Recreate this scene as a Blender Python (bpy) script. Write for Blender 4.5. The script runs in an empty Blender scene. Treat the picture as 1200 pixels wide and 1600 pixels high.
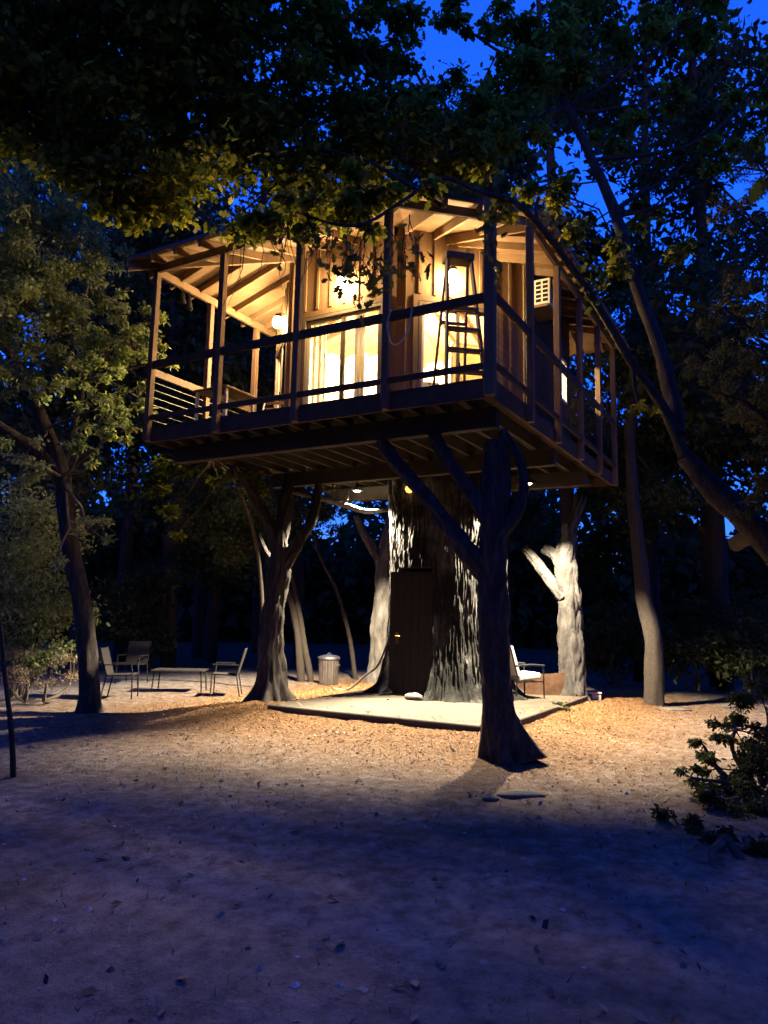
import bpy, math, random
import numpy as np
from mathutils import Vector, Matrix, noise as mnoise

random.seed(7)
RNG = np.random.default_rng(11)
S = bpy.context.scene

# ------------------------------------------------------------------ camera
# house frame: X = along the right side of the deck (away), Y = along the front (to the left), Z up, lawn at 0
CAM = Vector((-8.0055, -3.078, 1.658))
YAW, PITCH, ROLL, FPX = 0.5143, 0.1373, 0.0212, 1143.9      # focal length in pixels of the 1200 x 1600 photograph
Fw = Vector((math.cos(YAW)*math.cos(PITCH), math.sin(YAW)*math.cos(PITCH), math.sin(PITCH)))
Rt0 = Vector((math.sin(YAW), -math.cos(YAW), 0)); Up0 = Rt0.cross(Fw)
Rt = Rt0*math.cos(ROLL) + Up0*math.sin(ROLL); Up = Up0*math.cos(ROLL) - Rt0*math.sin(ROLL)
cd = bpy.data.cameras.new('camera'); cam = bpy.data.objects.new('camera', cd); S.collection.objects.link(cam)
cam.matrix_world = Matrix(((Rt.x, Up.x, -Fw.x, CAM.x), (Rt.y, Up.y, -Fw.y, CAM.y), (Rt.z, Up.z, -Fw.z, CAM.z), (0, 0, 0, 1)))
cd.sensor_fit = 'VERTICAL'; cd.sensor_height = 24.0; cd.lens = 24.0*FPX/1600.0
cd.clip_start = 0.05; cd.clip_end = 500
S.camera = cam
Hd = Vector((math.cos(YAW), math.sin(YAW), 0))

# ------------------------------------------------------------------ sky (dusk, sun already down behind the camera)
w = bpy.data.worlds.new('World'); S.world = w; w.use_nodes = True
nt = w.node_tree; nt.nodes.clear()
sky = nt.nodes.new('ShaderNodeTexSky'); sky.sky_type = 'NISHITA'; sky.sun_disc = False
sky.sun_elevation = math.radians(1.5); sky.sun_rotation = math.radians(240); sky.altitude = 200; sky.ozone_density = 6.0
tint = nt.nodes.new('ShaderNodeMix'); tint.data_type = 'RGBA'; tint.blend_type = 'MULTIPLY'; tint.inputs[0].default_value = 1.0
tint.inputs[7].default_value = (1.9, 1.5, 3.1, 1)          # camera white-balanced for the warm lamps
bg = nt.nodes.new('ShaderNodeBackground'); bg.inputs[1].default_value = 0.15
wo = nt.nodes.new('ShaderNodeOutputWorld')
nt.links.new(sky.outputs[0], tint.inputs[6]); nt.links.new(tint.outputs[2], bg.inputs[0]); nt.links.new(bg.outputs[0], wo.inputs[0])

S.view_settings.view_transform = 'Standard'; S.view_settings.look = 'None'
S.view_settings.gamma = 1.0; S.view_settings.use_curve_mapping = False
S.view_settings.exposure = 2.0
S.render.engine = 'CYCLES'
cy = S.cycles
cy.max_bounces = 6; cy.diffuse_bounces = 3; cy.glossy_bounces = 2; cy.transmission_bounces = 4; cy.transparent_max_bounces = 8
cy.caustics_reflective = False; cy.caustics_refractive = False; cy.sample_clamp_indirect = 4.0
cy.use_denoising = True; cy.use_light_tree = True

# lamp levels (the lamps' own builders are further down)
LANTERN_L = 185.0
ROOM_W = 1500.0
FLOOD_W = 2700.0

# ------------------------------------------------------------------ helpers
def at(px, py, d):
    """world point on the sight line through photograph pixel (px,py) at horizontal distance d: used only to read positions off the photo"""
    r = Fw*FPX + Rt*(px-600) - Up*(py-800)
    return CAM + r*(d/r.dot(Hd))
def atz(px, py, z):
    r = Fw*FPX + Rt*(px-600) - Up*(py-800)
    return CAM + r*((z-CAM.z)/r.z)

COL = S.collection
def link(name, me, mat=None, parent=None):
    o = bpy.data.objects.new(name, me); COL.objects.link(o)
    if mat is not None and me is not None and len(me.materials) == 0: me.materials.append(mat)
    if parent is not None: o.parent = parent
    return o
def tag(o, label=None, cat=None, group=None, kind=None):
    if label: o['label'] = label
    if cat: o['category'] = cat
    if group: o['group'] = group
    if kind: o['kind'] = kind
    return o
def thing(name, label, cat, loc=(0, 0, 0), rz=0.0, group=None):
    o = bpy.data.objects.new(name, None); COL.objects.link(o)
    o.location = loc; o.rotation_euler = (0, 0, rz); o.empty_display_size = 0.2
    return tag(o, label, cat, group)
def dup(root, loc, rz, label, group=None):
    r = root.copy(); COL.objects.link(r); r.location = loc; r.rotation_euler = (0, 0, rz); r['label'] = label
    if group: r['group'] = group
    for ch in list(root.children):
        c = ch.copy(); COL.objects.link(c); c.parent = r
        for g in list(ch.children):
            d = g.copy(); COL.objects.link(d); d.parent = c
    return r

class MB:
    """collects verts and faces for ONE mesh"""
    def __init__(s): s.v = []; s.f = []
    def add(s, vs, fs):
        n = len(s.v); s.v += [tuple(v) for v in vs]; s.f += [tuple(i+n for i in f) for f in fs]; return s
    def hexa(s, a):  # 8 verts: bottom ring 0-3, top ring 4-7
        return s.add(a, [(3, 2, 1, 0), (4, 5, 6, 7), (0, 1, 5, 4), (1, 2, 6, 5), (2, 3, 7, 6), (3, 0, 4, 7)])
    def box(s, x0, x1, y0, y1, z0, z1):
        return s.hexa([(x0, y0, z0), (x1, y0, z0), (x1, y1, z0), (x0, y1, z0), (x0, y0, z1), (x1, y0, z1), (x1, y1, z1), (x0, y1, z1)])
    def bar(s, p, q, w, h, up=(0, 0, 1), off=(0, 0, 0)):
        p = Vector(p)+Vector(off); q = Vector(q)+Vector(off); t = (q-p).normalized(); u = Vector(up)
        sd = t.cross(u)
        if sd.length < 1e-4: sd = t.cross(Vector((1, 0, 0)))
        sd.normalize(); u = sd.cross(t)
        a, b = sd*w/2, u*h/2
        return s.hexa([p-a-b, p+a-b, q+a-b, q-a-b, p-a+b, p+a+b, q+a+b, q-a+b])
    def tube(s, pts, rad, n=8, cap=True):
        pts = [Vector(p) for p in pts]; base = len(s.v)
        if not hasattr(rad, '__len__'): rad = [rad]*len(pts)
        ref = Vector((0.31, 0.17, 0.93))
        for i, p in enumerate(pts):
            t = (pts[min(i+1, len(pts)-1)]-pts[max(i-1, 0)]).normalized()
            a = t.cross(ref)
            if a.length < 0.1: a = t.cross(Vector((1, 0, 0)))
            a.normalize(); b = t.cross(a)
            for k in range(n):
                an = 2*math.pi*k/n; s.v.append(tuple(p+(a*math.cos(an)+b*math.sin(an))*rad[i]))
        for i in range(len(pts)-1):
            for k in range(n):
                k2 = (k+1) % n; s.f.append((base+i*n+k, base+i*n+k2, base+(i+1)*n+k2, base+(i+1)*n+k))
        if cap:
            s.f.append(tuple(base+k for k in reversed(range(n)))); s.f.append(tuple(base+(len(pts)-1)*n+k for k in range(n)))
        return s
    def lathe(s, prof, c=(0, 0, 0), n=20):
        base = len(s.v); c = Vector(c)
        for r, z in prof:
            for k in range(n):
                an = 2*math.pi*k/n; s.v.append((c.x+r*math.cos(an), c.y+r*math.sin(an), c.z+z))
        for i in range(len(prof)-1):
            for k in range(n):
                k2 = (k+1) % n; s.f.append((base+i*n+k, base+i*n+k2, base+(i+1)*n+k2, base+(i+1)*n+k))
        return s
    def mesh(s, name, smooth=False):
        me = bpy.data.meshes.new(name); me.from_pydata(s.v, [], s.f); me.update()
        if smooth: me.polygons.foreach_set('use_smooth', [True]*len(me.polygons))
        return me
    def build(s, name, mat, parent=None, smooth=False, bevel=0.0):
        o = link(name, s.mesh(name, smooth), mat, parent)
        if bevel:
            m = o.modifiers.new('b', 'BEVEL'); m.width = bevel; m.segments = 1; m.limit_method = 'ANGLE'
        return o

def polys_np(name, V, nper, mat, parent=None, smooth=False):
    """V: (N, nper, 3) array, one polygon of nper verts each"""
    N = len(V); me = bpy.data.meshes.new(name)
    me.vertices.add(N*nper); me.loops.add(N*nper); me.polygons.add(N)
    me.vertices.foreach_set('co', np.ascontiguousarray(V, dtype=np.float32).ravel())
    me.loops.foreach_set('vertex_index', np.arange(N*nper, dtype=np.int32))
    me.polygons.foreach_set('loop_start', np.arange(0, N*nper, nper, dtype=np.int32))
    me.polygons.foreach_set('loop_total', np.full(N, nper, dtype=np.int32))
    me.update(calc_edges=True)
    return link(name, me, mat, parent)

def spline(pts, rad, step):
    """Catmull-Rom through pts, resampled about every step metres"""
    P = [Vector(p) for p in pts]; out = []; ro = []
    for i in range(len(P)-1):
        p0 = P[i-1] if i else P[0]*2-P[1]; p1 = P[i]; p2 = P[i+1]; p3 = P[i+2] if i+2 < len(P) else P[-1]*2-P[-2]
        n = max(2, int((p2-p1).length/step))
        for k in range(n):
            t = k/n
            out.append(0.5*((2*p1)+(p2-p0)*t+(2*p0-5*p1+4*p2-p3)*t*t+(3*p1-p0-3*p2+p3)*t*t*t)); ro.append(rad[i]*(1-t)+rad[i+1]*t)
    out.append(P[-1]); ro.append(rad[-1])
    return out, ro

def bark_tube(mb, pts, rad, step=0.05, n=36, amp=0.02, fr=9.0, lump=0.03, seed=0.0, flare=None):
    """trunk or limb with real bark relief; flare=(height, extra radius, lobes) spreads the root collar"""
    P, R = spline(pts, rad, step); base = len(mb.v); m = len(P)
    ref = Vector((1, 0, 0)) if abs((P[-1]-P[0]).normalized().x) < 0.8 else Vector((0, 1, 0))
    sl = 0.0; z0 = P[0].z
    for i, p in enumerate(P):
        t = (P[min(i+1, m-1)]-P[max(i-1, 0)]).normalized()
        a = (ref-t*ref.dot(t)).normalized(); b = t.cross(a)
        if i: sl += (p-P[i-1]).length
        for k in range(n):
            an = 2*math.pi*k/n; c, s_ = math.cos(an), math.sin(an); r = R[i]
            q = Vector((c*r*fr+seed, s_*r*fr, sl*fr*0.16))
            d = abs(mnoise.noise(q))*2-0.5+0.4*abs(mnoise.noise(q*2.3))
            l = mnoise.noise(Vector((c*1.3+seed*2, s_*1.3, sl*1.6)))
            rr = r+amp*d*min(1, r/0.12)+lump*l*min(1, r/0.15)
            if flare:
                h, ex, lobes = flare; u = max(0.0, 1-(p.z-z0)/h)
                rr += ex*u*u*(0.7+0.45*math.sin(an*lobes+seed)+0.25*math.sin(an*(lobes*2+1)+1.7*seed))
            mb.v.append(tuple(p+(a*c+b*s_)*rr))
    for i in range(m-1):
        for k in range(n):
            k2 = (k+1) % n; mb.f.append((base+i*n+k, base+i*n+k2, base+(i+1)*n+k2, base+(i+1)*n+k))
    mb.f.append(tuple(base+(m-1)*n+k for k in range(n)))
    return P, R

# ------------------------------------------------------------------ materials
def mat(name, cols, scale=6.0, rough=0.85, bump=0.0, bscale=None, stretch=(1, 1, 1), metal=0.0, detail=5.0, coord='Object', trans=0.0, island=False, spec=0.3, blotch=None):
    m = bpy.data.materials.new(name); m.use_nodes = True; t = m.node_tree; N = t.nodes; L = t.links
    b = N['Principled BSDF']; b.inputs['Roughness'].default_value = rough; b.inputs['Metallic'].default_value = metal
    b.inputs['Specular IOR Level'].default_value = spec
    tc = N.new('ShaderNodeTexCoord'); mp = N.new('ShaderNodeMapping'); mp.inputs['Scale'].default_value = stretch
    L.new(tc.outputs[coord], mp.inputs[0])
    no = N.new('ShaderNodeTexNoise'); no.inputs['Scale'].default_value = scale; no.inputs['Detail'].default_value = detail; no.inputs['Roughness'].default_value = 0.65
    L.new(mp.outputs[0], no.inputs[0])
    cr = N.new('ShaderNodeValToRGB'); e = cr.color_ramp.elements
    e[0].position = 0.3; e[1].position = 0.7
    e[0].color = (*cols[0], 1); e[1].color = (*cols[-1], 1)
    for i, c in enumerate(cols[1:-1]):
        x = e.new(0.3+0.4*(i+1)/(len(cols)-1)); x.color = (*c, 1)
    if island:
        g = N.new('ShaderNodeNewGeometry'); ad = N.new('ShaderNodeMath'); ad.operation = 'MULTIPLY_ADD'
        ad.inputs[1].default_value = 0.5; L.new(g.outputs['Random Per Island'], ad.inputs[0])
        sc = N.new('ShaderNodeMath'); sc.operation = 'MULTIPLY'; sc.inputs[1].default_value = 0.5; L.new(no.outputs[0], sc.inputs[0])
        L.new(sc.outputs[0], ad.inputs[2]); L.new(ad.outputs[0], cr.inputs[0])
    else:
        L.new(no.outputs[0], cr.inputs[0])
    L.new(cr.outputs[0], b.inputs['Base Color'])
    if blotch:      # dark noise patches multiplied over the base colour
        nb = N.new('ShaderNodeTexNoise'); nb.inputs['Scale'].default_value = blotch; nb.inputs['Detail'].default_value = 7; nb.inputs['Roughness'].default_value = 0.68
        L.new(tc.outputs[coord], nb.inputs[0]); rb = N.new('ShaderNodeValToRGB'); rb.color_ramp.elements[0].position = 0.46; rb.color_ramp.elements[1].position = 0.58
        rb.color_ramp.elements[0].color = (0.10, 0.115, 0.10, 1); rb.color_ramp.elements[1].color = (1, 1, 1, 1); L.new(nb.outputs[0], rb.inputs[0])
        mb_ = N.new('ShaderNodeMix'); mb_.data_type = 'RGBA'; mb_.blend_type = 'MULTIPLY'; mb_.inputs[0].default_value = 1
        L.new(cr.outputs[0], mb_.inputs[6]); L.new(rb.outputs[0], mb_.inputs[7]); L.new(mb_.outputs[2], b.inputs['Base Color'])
    if bump:
        n2 = N.new('ShaderNodeTexNoise'); n2.inputs['Scale'].default_value = bscale or scale*3; n2.inputs['Detail'].default_value = 6; n2.inputs['Roughness'].default_value = 0.7
        L.new(mp.outputs[0], n2.inputs[0])
        bp = N.new('ShaderNodeBump'); bp.inputs['Strength'].default_value = bump; bp.inputs['Distance'].default_value = 0.02 if 'bark' not in name else 0.05
        L.new(n2.outputs[0], bp.inputs['Height']); L.new(bp.outputs[0], b.inputs['Normal'])
    if trans:
        bc = N.new('ShaderNodeMix'); bc.data_type = 'RGBA'; bc.blend_type = 'MULTIPLY'; bc.inputs[0].default_value = 1; bc.inputs[7].default_value = (2.4, 2.2, 1.2, 1) if island else (1, 1, 1, 1); L.new(cr.outputs[0], bc.inputs[6])
        tr = N.new('ShaderNodeBsdfTranslucent'); mx = N.new('ShaderNodeMixShader'); mx.inputs[0].default_value = trans
        L.new(bc.outputs[2], tr.inputs[0]); L.new(b.outputs[0], mx.inputs[1]); L.new(tr.outputs[0], mx.inputs[2])
        L.new(mx.outputs[0], N['Material Output'].inputs[0])
    return m
def emit_mat(name, col, strength):
    m = bpy.data.materials.new(name); m.use_nodes = True; t = m.node_tree; t.nodes.clear()
    e = t.nodes.new('ShaderNodeEmission'); o = t.nodes.new('ShaderNodeOutputMaterial')
    e.inputs[0].default_value = (*col, 1); e.inputs[1].default_value = strength; t.links.new(e.outputs[0], o.inputs[0]); return m
def glass_mat(name, tintc=(0.93, 0.96, 0.95)):
    m = bpy.data.materials.new(name); m.use_nodes = True; t = m.node_tree; t.nodes.clear(); N = t.nodes
    tr = N.new('ShaderNodeBsdfTransparent'); tr.inputs[0].default_value = (*tintc, 1)
    gl = N.new('ShaderNodeBsdfGlossy'); gl.inputs[1].default_value = 0.03
    lw = N.new('ShaderNodeLayerWeight'); lw.inputs[0].default_value = 0.25
    mx = N.new('ShaderNodeMixShader'); o = N.new('ShaderNodeOutputMaterial')
    t.links.new(lw.outputs['Fresnel'], mx.inputs[0]); t.links.new(tr.outputs[0], mx.inputs[1]); t.links.new(gl.outputs[0], mx.inputs[2]); t.links.new(mx.outputs[0], o.inputs[0]); return m

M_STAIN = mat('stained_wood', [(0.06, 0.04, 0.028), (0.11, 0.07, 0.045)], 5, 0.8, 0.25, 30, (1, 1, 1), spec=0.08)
M_POST = mat('post_wood', [(0.11, 0.064, 0.038), (0.18, 0.11, 0.062)], 4, 0.75, 0.25, 25, (6, 6, 0.6))
M_PINE = mat('pine_wood', [(0.16, 0.10, 0.052), (0.235, 0.155, 0.085)], 3, 0.7, 0.2, 20)
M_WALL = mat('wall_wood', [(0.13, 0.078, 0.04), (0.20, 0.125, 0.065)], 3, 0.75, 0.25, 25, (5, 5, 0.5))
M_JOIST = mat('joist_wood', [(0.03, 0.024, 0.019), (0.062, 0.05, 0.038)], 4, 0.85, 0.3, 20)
M_ROOFTOP = mat('roof_metal', [(0.08, 0.085, 0.10), (0.12, 0.125, 0.14)], 8, 0.5, 0.05)
M_CREAM = mat('cream_paint', [(0.66, 0.56, 0.40), (0.74, 0.64, 0.47)], 2.5, 0.6, 0.05)
M_FRAME = mat('door_frame_bronze', [(0.13, 0.10, 0.07), (0.18, 0.14, 0.10)], 6, 0.5)
M_WHITEFR = mat('white_frame', [(0.62, 0.60, 0.54), (0.72, 0.70, 0.64)], 6, 0.45)
M_BARK = mat('bark', [(0.018, 0.015, 0.012), (0.04, 0.033, 0.027), (0.085, 0.072, 0.06)], 14, 0.95, 0.6, 45, (1, 1, 0.25))
M_BARKP = mat('pale_bark', [(0.04, 0.036, 0.031), (0.08, 0.073, 0.063), (0.14, 0.13, 0.115)], 9, 0.95, 0.6, 40, (1, 1, 0.35))
M_BARKR = mat('darkened_bark', [(0.026, 0.024, 0.021), (0.06, 0.055, 0.048), (0.11, 0.103, 0.092)], 9, 0.95, 1.0, 40, (1, 1, 0.5))  # pale bark darkened in its colour to offset the nearby flood lamp
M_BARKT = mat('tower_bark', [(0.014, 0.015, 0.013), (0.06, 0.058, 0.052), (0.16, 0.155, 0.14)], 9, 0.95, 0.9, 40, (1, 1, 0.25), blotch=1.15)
M_TWIG = mat('twig_bark', [(0.025, 0.02, 0.016), (0.055, 0.043, 0.032)], 20, 0.95, 0.3)
M_GREYTWIG = mat('grey_twig', [(0.08, 0.065, 0.05), (0.14, 0.11, 0.085)], 20, 0.95, 0.3)
M_CONC = mat('concrete', [(0.036, 0.028, 0.018), (0.078, 0.063, 0.041)], 1.6, 0.85, 0.2, 60)
M_BLACK = mat('black_metal', [(0.012, 0.012, 0.013), (0.03, 0.03, 0.03)], 10, 0.8, spec=0.1)
M_STEEL = mat('galvanised_steel', [(0.20, 0.185, 0.165), (0.36, 0.34, 0.32)], 9, 0.38, 0.0, None, (1, 1, 0.4), 0.9)
M_ALU = mat('ladder_wood', [(0.10, 0.07, 0.045), (0.15, 0.10, 0.065)], 6, 0.7)
M_CABLE = mat('steel_cable', [(0.45, 0.43, 0.40), (0.6, 0.58, 0.54)], 10, 0.4, 0, None, (1, 1, 1), 0.7)
M_MESHW = mat('black_wire', [(0.02, 0.018, 0.016), (0.035, 0.03, 0.027)], 10, 0.6)
M_CUSH = mat('cushion_fabric', [(0.62, 0.58, 0.50), (0.72, 0.68, 0.60)], 12, 0.95, 0.15)
M_RUST = mat('rusty_steel', [(0.05, 0.024, 0.012), (0.09, 0.045, 0.022), (0.12, 0.066, 0.036)], 5, 0.85, 0.2, 40)
M_ROPE = mat('pale_rope', [(0.42, 0.36, 0.26), (0.55, 0.48, 0.36)], 30, 0.95, 0.3)
M_HOSE = mat('grey_hose', [(0.10, 0.10, 0.095), (0.16, 0.155, 0.15)], 20, 0.6)
M_SLING = mat('chair_sling', [(0.018, 0.016, 0.014), (0.03, 0.027, 0.023)], 14, 0.9)
M_PLANKD = mat('door_plank', [(0.008, 0.006, 0.005), (0.018, 0.013, 0.01)], 6, 0.8, 0.3, 30, (5, 5, 0.5))
M_BRASS = mat('brass', [(0.30, 0.19, 0.06), (0.38, 0.25, 0.09)], 8, 0.3, 0, None, (1, 1, 1), 0.9)
M_STONE = mat('stone', [(0.07, 0.065, 0.058), (0.13, 0.12, 0.105)], 6, 0.9, 0.4, 30)
M_GLASS = glass_mat('window_glass')
M_PAINT = mat('picture_print', [(0.30, 0.18, 0.08), (0.62, 0.52, 0.38)], 4, 0.7)
M_GREY = mat('grey_cabinet', [(0.30, 0.28, 0.24), (0.36, 0.33, 0.29)], 5, 0.6)
M_CURT = mat('curtain_cloth', [(0.58, 0.53, 0.44), (0.70, 0.65, 0.55)], 7, 0.95, 0.1, 30, (1, 1, 1), trans=0.35)
M_ACW = mat('air_conditioner_white', [(0.66, 0.64, 0.58), (0.74, 0.72, 0.66)], 6, 0.5)
M_BULB = emit_mat('lantern_bulb', (1.0, 0.66, 0.30), LANTERN_L)
M_AMBER = emit_mat('amber_bulb', (1.0, 0.42, 0.06), 1.4)
M_FLOODL = emit_mat('flood_lens', (1.0, 0.80, 0.52), 14.0)

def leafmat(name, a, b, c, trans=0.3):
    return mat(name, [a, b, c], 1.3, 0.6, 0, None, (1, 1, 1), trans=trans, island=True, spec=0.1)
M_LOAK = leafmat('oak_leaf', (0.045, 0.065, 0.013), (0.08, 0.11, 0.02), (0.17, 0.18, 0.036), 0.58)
M_LSHADE = leafmat('shaded_oak_leaf', (0.035, 0.05, 0.012), (0.06, 0.08, 0.018), (0.09, 0.10, 0.028), 0.10)  # darker oak leaf for the hanging sprays, silhouette shade put into the colour
M_LLIVE = leafmat('live_oak_leaf', (0.12, 0.165, 0.075), (0.19, 0.245, 0.11), (0.28, 0.32, 0.15))
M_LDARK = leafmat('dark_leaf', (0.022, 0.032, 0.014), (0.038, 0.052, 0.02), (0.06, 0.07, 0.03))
M_LBRIGHT = leafmat('grape_leaf', (0.055, 0.085, 0.016), (0.09, 0.12, 0.022), (0.13, 0.15, 0.035), 0.35)
M_LCEDAR = leafmat('cedar_spray', (0.07, 0.08, 0.028), (0.11, 0.115, 0.042), (0.15, 0.14, 0.058), 0.15)
M_CHIP = mat('wood_chip', [(0.14, 0.062, 0.020), (0.22, 0.107, 0.035), (0.32, 0.175, 0.064)], 3, 0.9, island=True)
M_FALLEN = mat('fallen_leaf', [(0.07, 0.05, 0.035), (0.14, 0.105, 0.075), (0.34, 0.28, 0.22)], 3, 0.9, island=True)
M_DRYGRASS = mat('dry_grass', [(0.16, 0.12, 0.075), (0.30, 0.235, 0.15), (0.42, 0.34, 0.22)], 3, 0.9, island=True)

# ------------------------------------------------------------------ ground
def gz(x, y):
    """height of the ground: flat lawn, a bank of mulch up to the slab"""
    dx = max(1.37-x, 0.0, x-7.2); dy = max(0.46-y, 0.0, y-5.0)
    d = math.hypot(dx, dy)
    bank = 0.13*max(0.0, 1-d/1.5)**1.4
    return bank+0.035*mnoise.noise(Vector((x*0.45, y*0.45, 3.1)))+0.014*mnoise.noise(Vector((x*1.9, y*1.9, 7.7)))+0.035*max(0.0, mnoise.noise(Vector((x*4.2, y*4.2, 2.2)))-0.12)-0.02
def axis(lo, a, b, hi, fine, grow):
    xs = list(np.arange(a, b, fine)); st = fine; x = b
    while x < hi: xs.append(x); st *= grow; x += st
    xs.append(hi); st = fine; x = a; neg = []
    while x > lo: st *= grow; x -= st; neg.append(x)
    return sorted(set([lo]+neg+xs))
gx = axis(-160, -8.2, 9.0, 220, 0.09, 1.12); gy = axis(-180, -4.2, 8.5, 200, 0.09, 1.12)
V = []; nx, ny = len(gx), len(gy)
for x in gx:
    for y in gy: V.append((x, y, gz(x, y) if abs(x) < 30 and abs(y) < 30 else -0.02))
Fc = [(i*ny+j, (i+1)*ny+j, (i+1)*ny+j+1, i*ny+j+1) for i in range(nx-1) for j in range(ny-1)]
me = bpy.data.meshes.new('ground'); me.from_pydata(V, [], Fc); me.polygons.foreach_set('use_smooth', [True]*len(me.polygons))
gm = bpy.data.materials.new('ground_earth'); gm.use_nodes = True; t = gm.node_tree; N = t.nodes; L = t.links
bs = N['Principled BSDF']; bs.inputs['Roughness'].default_value = 0.95; bs.inputs['Specular IOR Level'].default_value = 0.15
tc = N.new('ShaderNodeTexCoord')
def nz(sc, det=5, ro=0.6):
    n = N.new('ShaderNodeTexNoise'); n.inputs['Scale'].default_value = sc; n.inputs['Detail'].default_value = det; n.inputs['Roughness'].default_value = ro
    L.new(tc.outputs['Object'], n.inputs[0]); return n
n1, n2, n3 = nz(0.55, 4), nz(7, 6, 0.7), nz(38, 4, 0.7)
r1 = N.new('ShaderNodeValToRGB'); r1.color_ramp.elements[0].position = 0.35; r1.color_ramp.elements[1].position = 0.68
r1.color_ramp.elements[0].color = (0.30, 0.265, 0.235, 1); r1.color_ramp.elements[1].color = (0.56, 0.515, 0.47, 1)
L.new(n1.outputs[0], r1.inputs[0])
r2 = N.new('ShaderNodeValToRGB'); r2.color_ramp.elements[0].position = 0.3; r2.color_ramp.elements[1].position = 0.72
r2.color_ramp.elements[0].color = (0.42, 0.42, 0.43, 1); r2.color_ramp.elements[1].color = (1.2, 1.17, 1.12, 1)
L.new(n2.outputs[0], r2.inputs[0])
mx = N.new('ShaderNodeMix'); mx.data_type = 'RGBA'; mx.blend_type = 'MULTIPLY'; mx.inputs[0].default_value = 1
L.new(r1.outputs[0], mx.inputs[6]); L.new(r2.outputs[0], mx.inputs[7])
geo = N.new('ShaderNodeNewGeometry'); sp = N.new('ShaderNodeSeparateXYZ'); L.new(geo.outputs['Position'], sp.inputs[0])
def mth(op, a, b=None):
    n = N.new('ShaderNodeMath'); n.operation = op
    for k, v in ((0, a), (1, b)):
        if v is None: continue
        if isinstance(v, (int, float)): n.inputs[k].default_value = v
        else: L.new(v, n.inputs[k])
    return n.outputs[0]
ddx = mth('MAXIMUM', mth('SUBTRACT', mth('ABSOLUTE', mth('SUBTRACT', sp.outputs[0], 4.3)), 2.95), 0.0)
ddy = mth('MAXIMUM', mth('SUBTRACT', mth('ABSOLUTE', mth('SUBTRACT', sp.outputs[1], 2.7)), 2.25), 0.0)
dd = mth('SQRT', mth('ADD', mth('MULTIPLY', ddx, ddx), mth('MULTIPLY', ddy, ddy)))
fn = N.new('ShaderNodeMath'); fn.operation = 'ADD'; fn.use_clamp = True
L.new(mth('MULTIPLY', dd, 0.20), fn.inputs[0]); L.new(mth('MULTIPLY', mth('SUBTRACT', n2.outputs[0], 0.62), 1.3), fn.inputs[1])
bed = N.new('ShaderNodeValToRGB'); bed.color_ramp.elements[0].color = (0.085, 0.042, 0.016, 1); bed.color_ramp.elements[1].color = (0.25, 0.14, 0.06, 1)
bed.color_ramp.elements[0].position = 0.35; bed.color_ramp.elements[1].position = 0.7
L.new(n3.outputs[0], bed.inputs[0])
mb2 = N.new('ShaderNodeMix'); mb2.data_type = 'RGBA'; L.new(fn.outputs[0], mb2.inputs[0]); L.new(bed.outputs[0], mb2.inputs[6]); L.new(mx.outputs[2], mb2.inputs[7])
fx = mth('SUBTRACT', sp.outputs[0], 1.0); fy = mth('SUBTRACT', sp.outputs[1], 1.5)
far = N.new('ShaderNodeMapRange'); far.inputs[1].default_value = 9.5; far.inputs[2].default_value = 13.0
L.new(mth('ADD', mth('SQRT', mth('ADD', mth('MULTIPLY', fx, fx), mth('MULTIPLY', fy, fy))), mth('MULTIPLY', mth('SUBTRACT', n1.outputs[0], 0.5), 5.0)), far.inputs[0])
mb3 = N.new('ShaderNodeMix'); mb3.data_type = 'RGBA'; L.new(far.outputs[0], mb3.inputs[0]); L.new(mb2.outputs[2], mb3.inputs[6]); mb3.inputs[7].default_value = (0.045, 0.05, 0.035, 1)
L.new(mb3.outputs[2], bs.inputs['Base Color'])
ad = N.new('ShaderNodeMath'); ad.operation = 'ADD'; L.new(n2.outputs[0], ad.inputs[0]); L.new(n3.outputs[0], ad.inputs[1])
bp = N.new('ShaderNodeBump'); bp.inputs['Strength'].default_value = 1.0; bp.inputs['Distance'].default_value = 0.06
L.new(ad.outputs[0], bp.inputs['Height']); L.new(bp.outputs[0], bs.inputs['Normal'])
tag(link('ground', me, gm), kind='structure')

# concrete slab under the house
SLAB_Z = 0.2
sb = MB().box(1.37, 7.2, 0.46, 4.25, -0.05, SLAB_Z)
slab = sb.build('concrete_slab', M_CONC, bevel=0.015); tag(slab, kind='structure')

def scatter_flat(name, n, xy, size, m, tilt=0.35, aspect=0.5, lift=0.008, keep=None):
    V = []
    for _ in range(n):
        x, y = xy()
        if keep and not keep(x, y): continue
        s = size*random.choice((0.4, 0.6, 0.8, 1.0, 1.3, 1.7))*random.uniform(0.8, 1.25); a = random.uniform(0, 6.283)
        u = Vector((math.cos(a), math.sin(a), random.gauss(0, tilt))).normalized()*s
        v = Vector((-math.sin(a), math.cos(a), random.gauss(0, tilt))).normalized()*s*aspect*random.uniform(0.6, 1.3)
        c = Vector((x, y, gz(x, y)+lift))
        V.append([c-u, c-v*0.8-u*0.1+Vector((0, 0, s*0.15)), c+u, c+v+u*0.15+Vector((0, 0, s*0.1))])
    return polys_np(name, np.array(V), 4, m)
inslab = lambda x, y: 1.37 < x < 7.2 and 0.46 < y < 4.25
def xy_mulch():
    while True:
        x = random.uniform(-3.6, 9.4); y = random.uniform(-3.6, 8.4)
        dx = max(1.37-x, 0, x-7.2); dy = max(0.46-y, 0, y-5.0); d = math.hypot(dx, dy)
        if random.random() < 0.9*math.exp(-(d/1.35)**2)+0.16*math.exp(-(d/3.2)**2): return x, y
tag(scatter_flat('wood_chips', 85000, xy_mulch, 0.0145, M_CHIP, 0.3, 0.42, 0.006, lambda x, y: not inslab(x, y)), kind='stuff')
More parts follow.
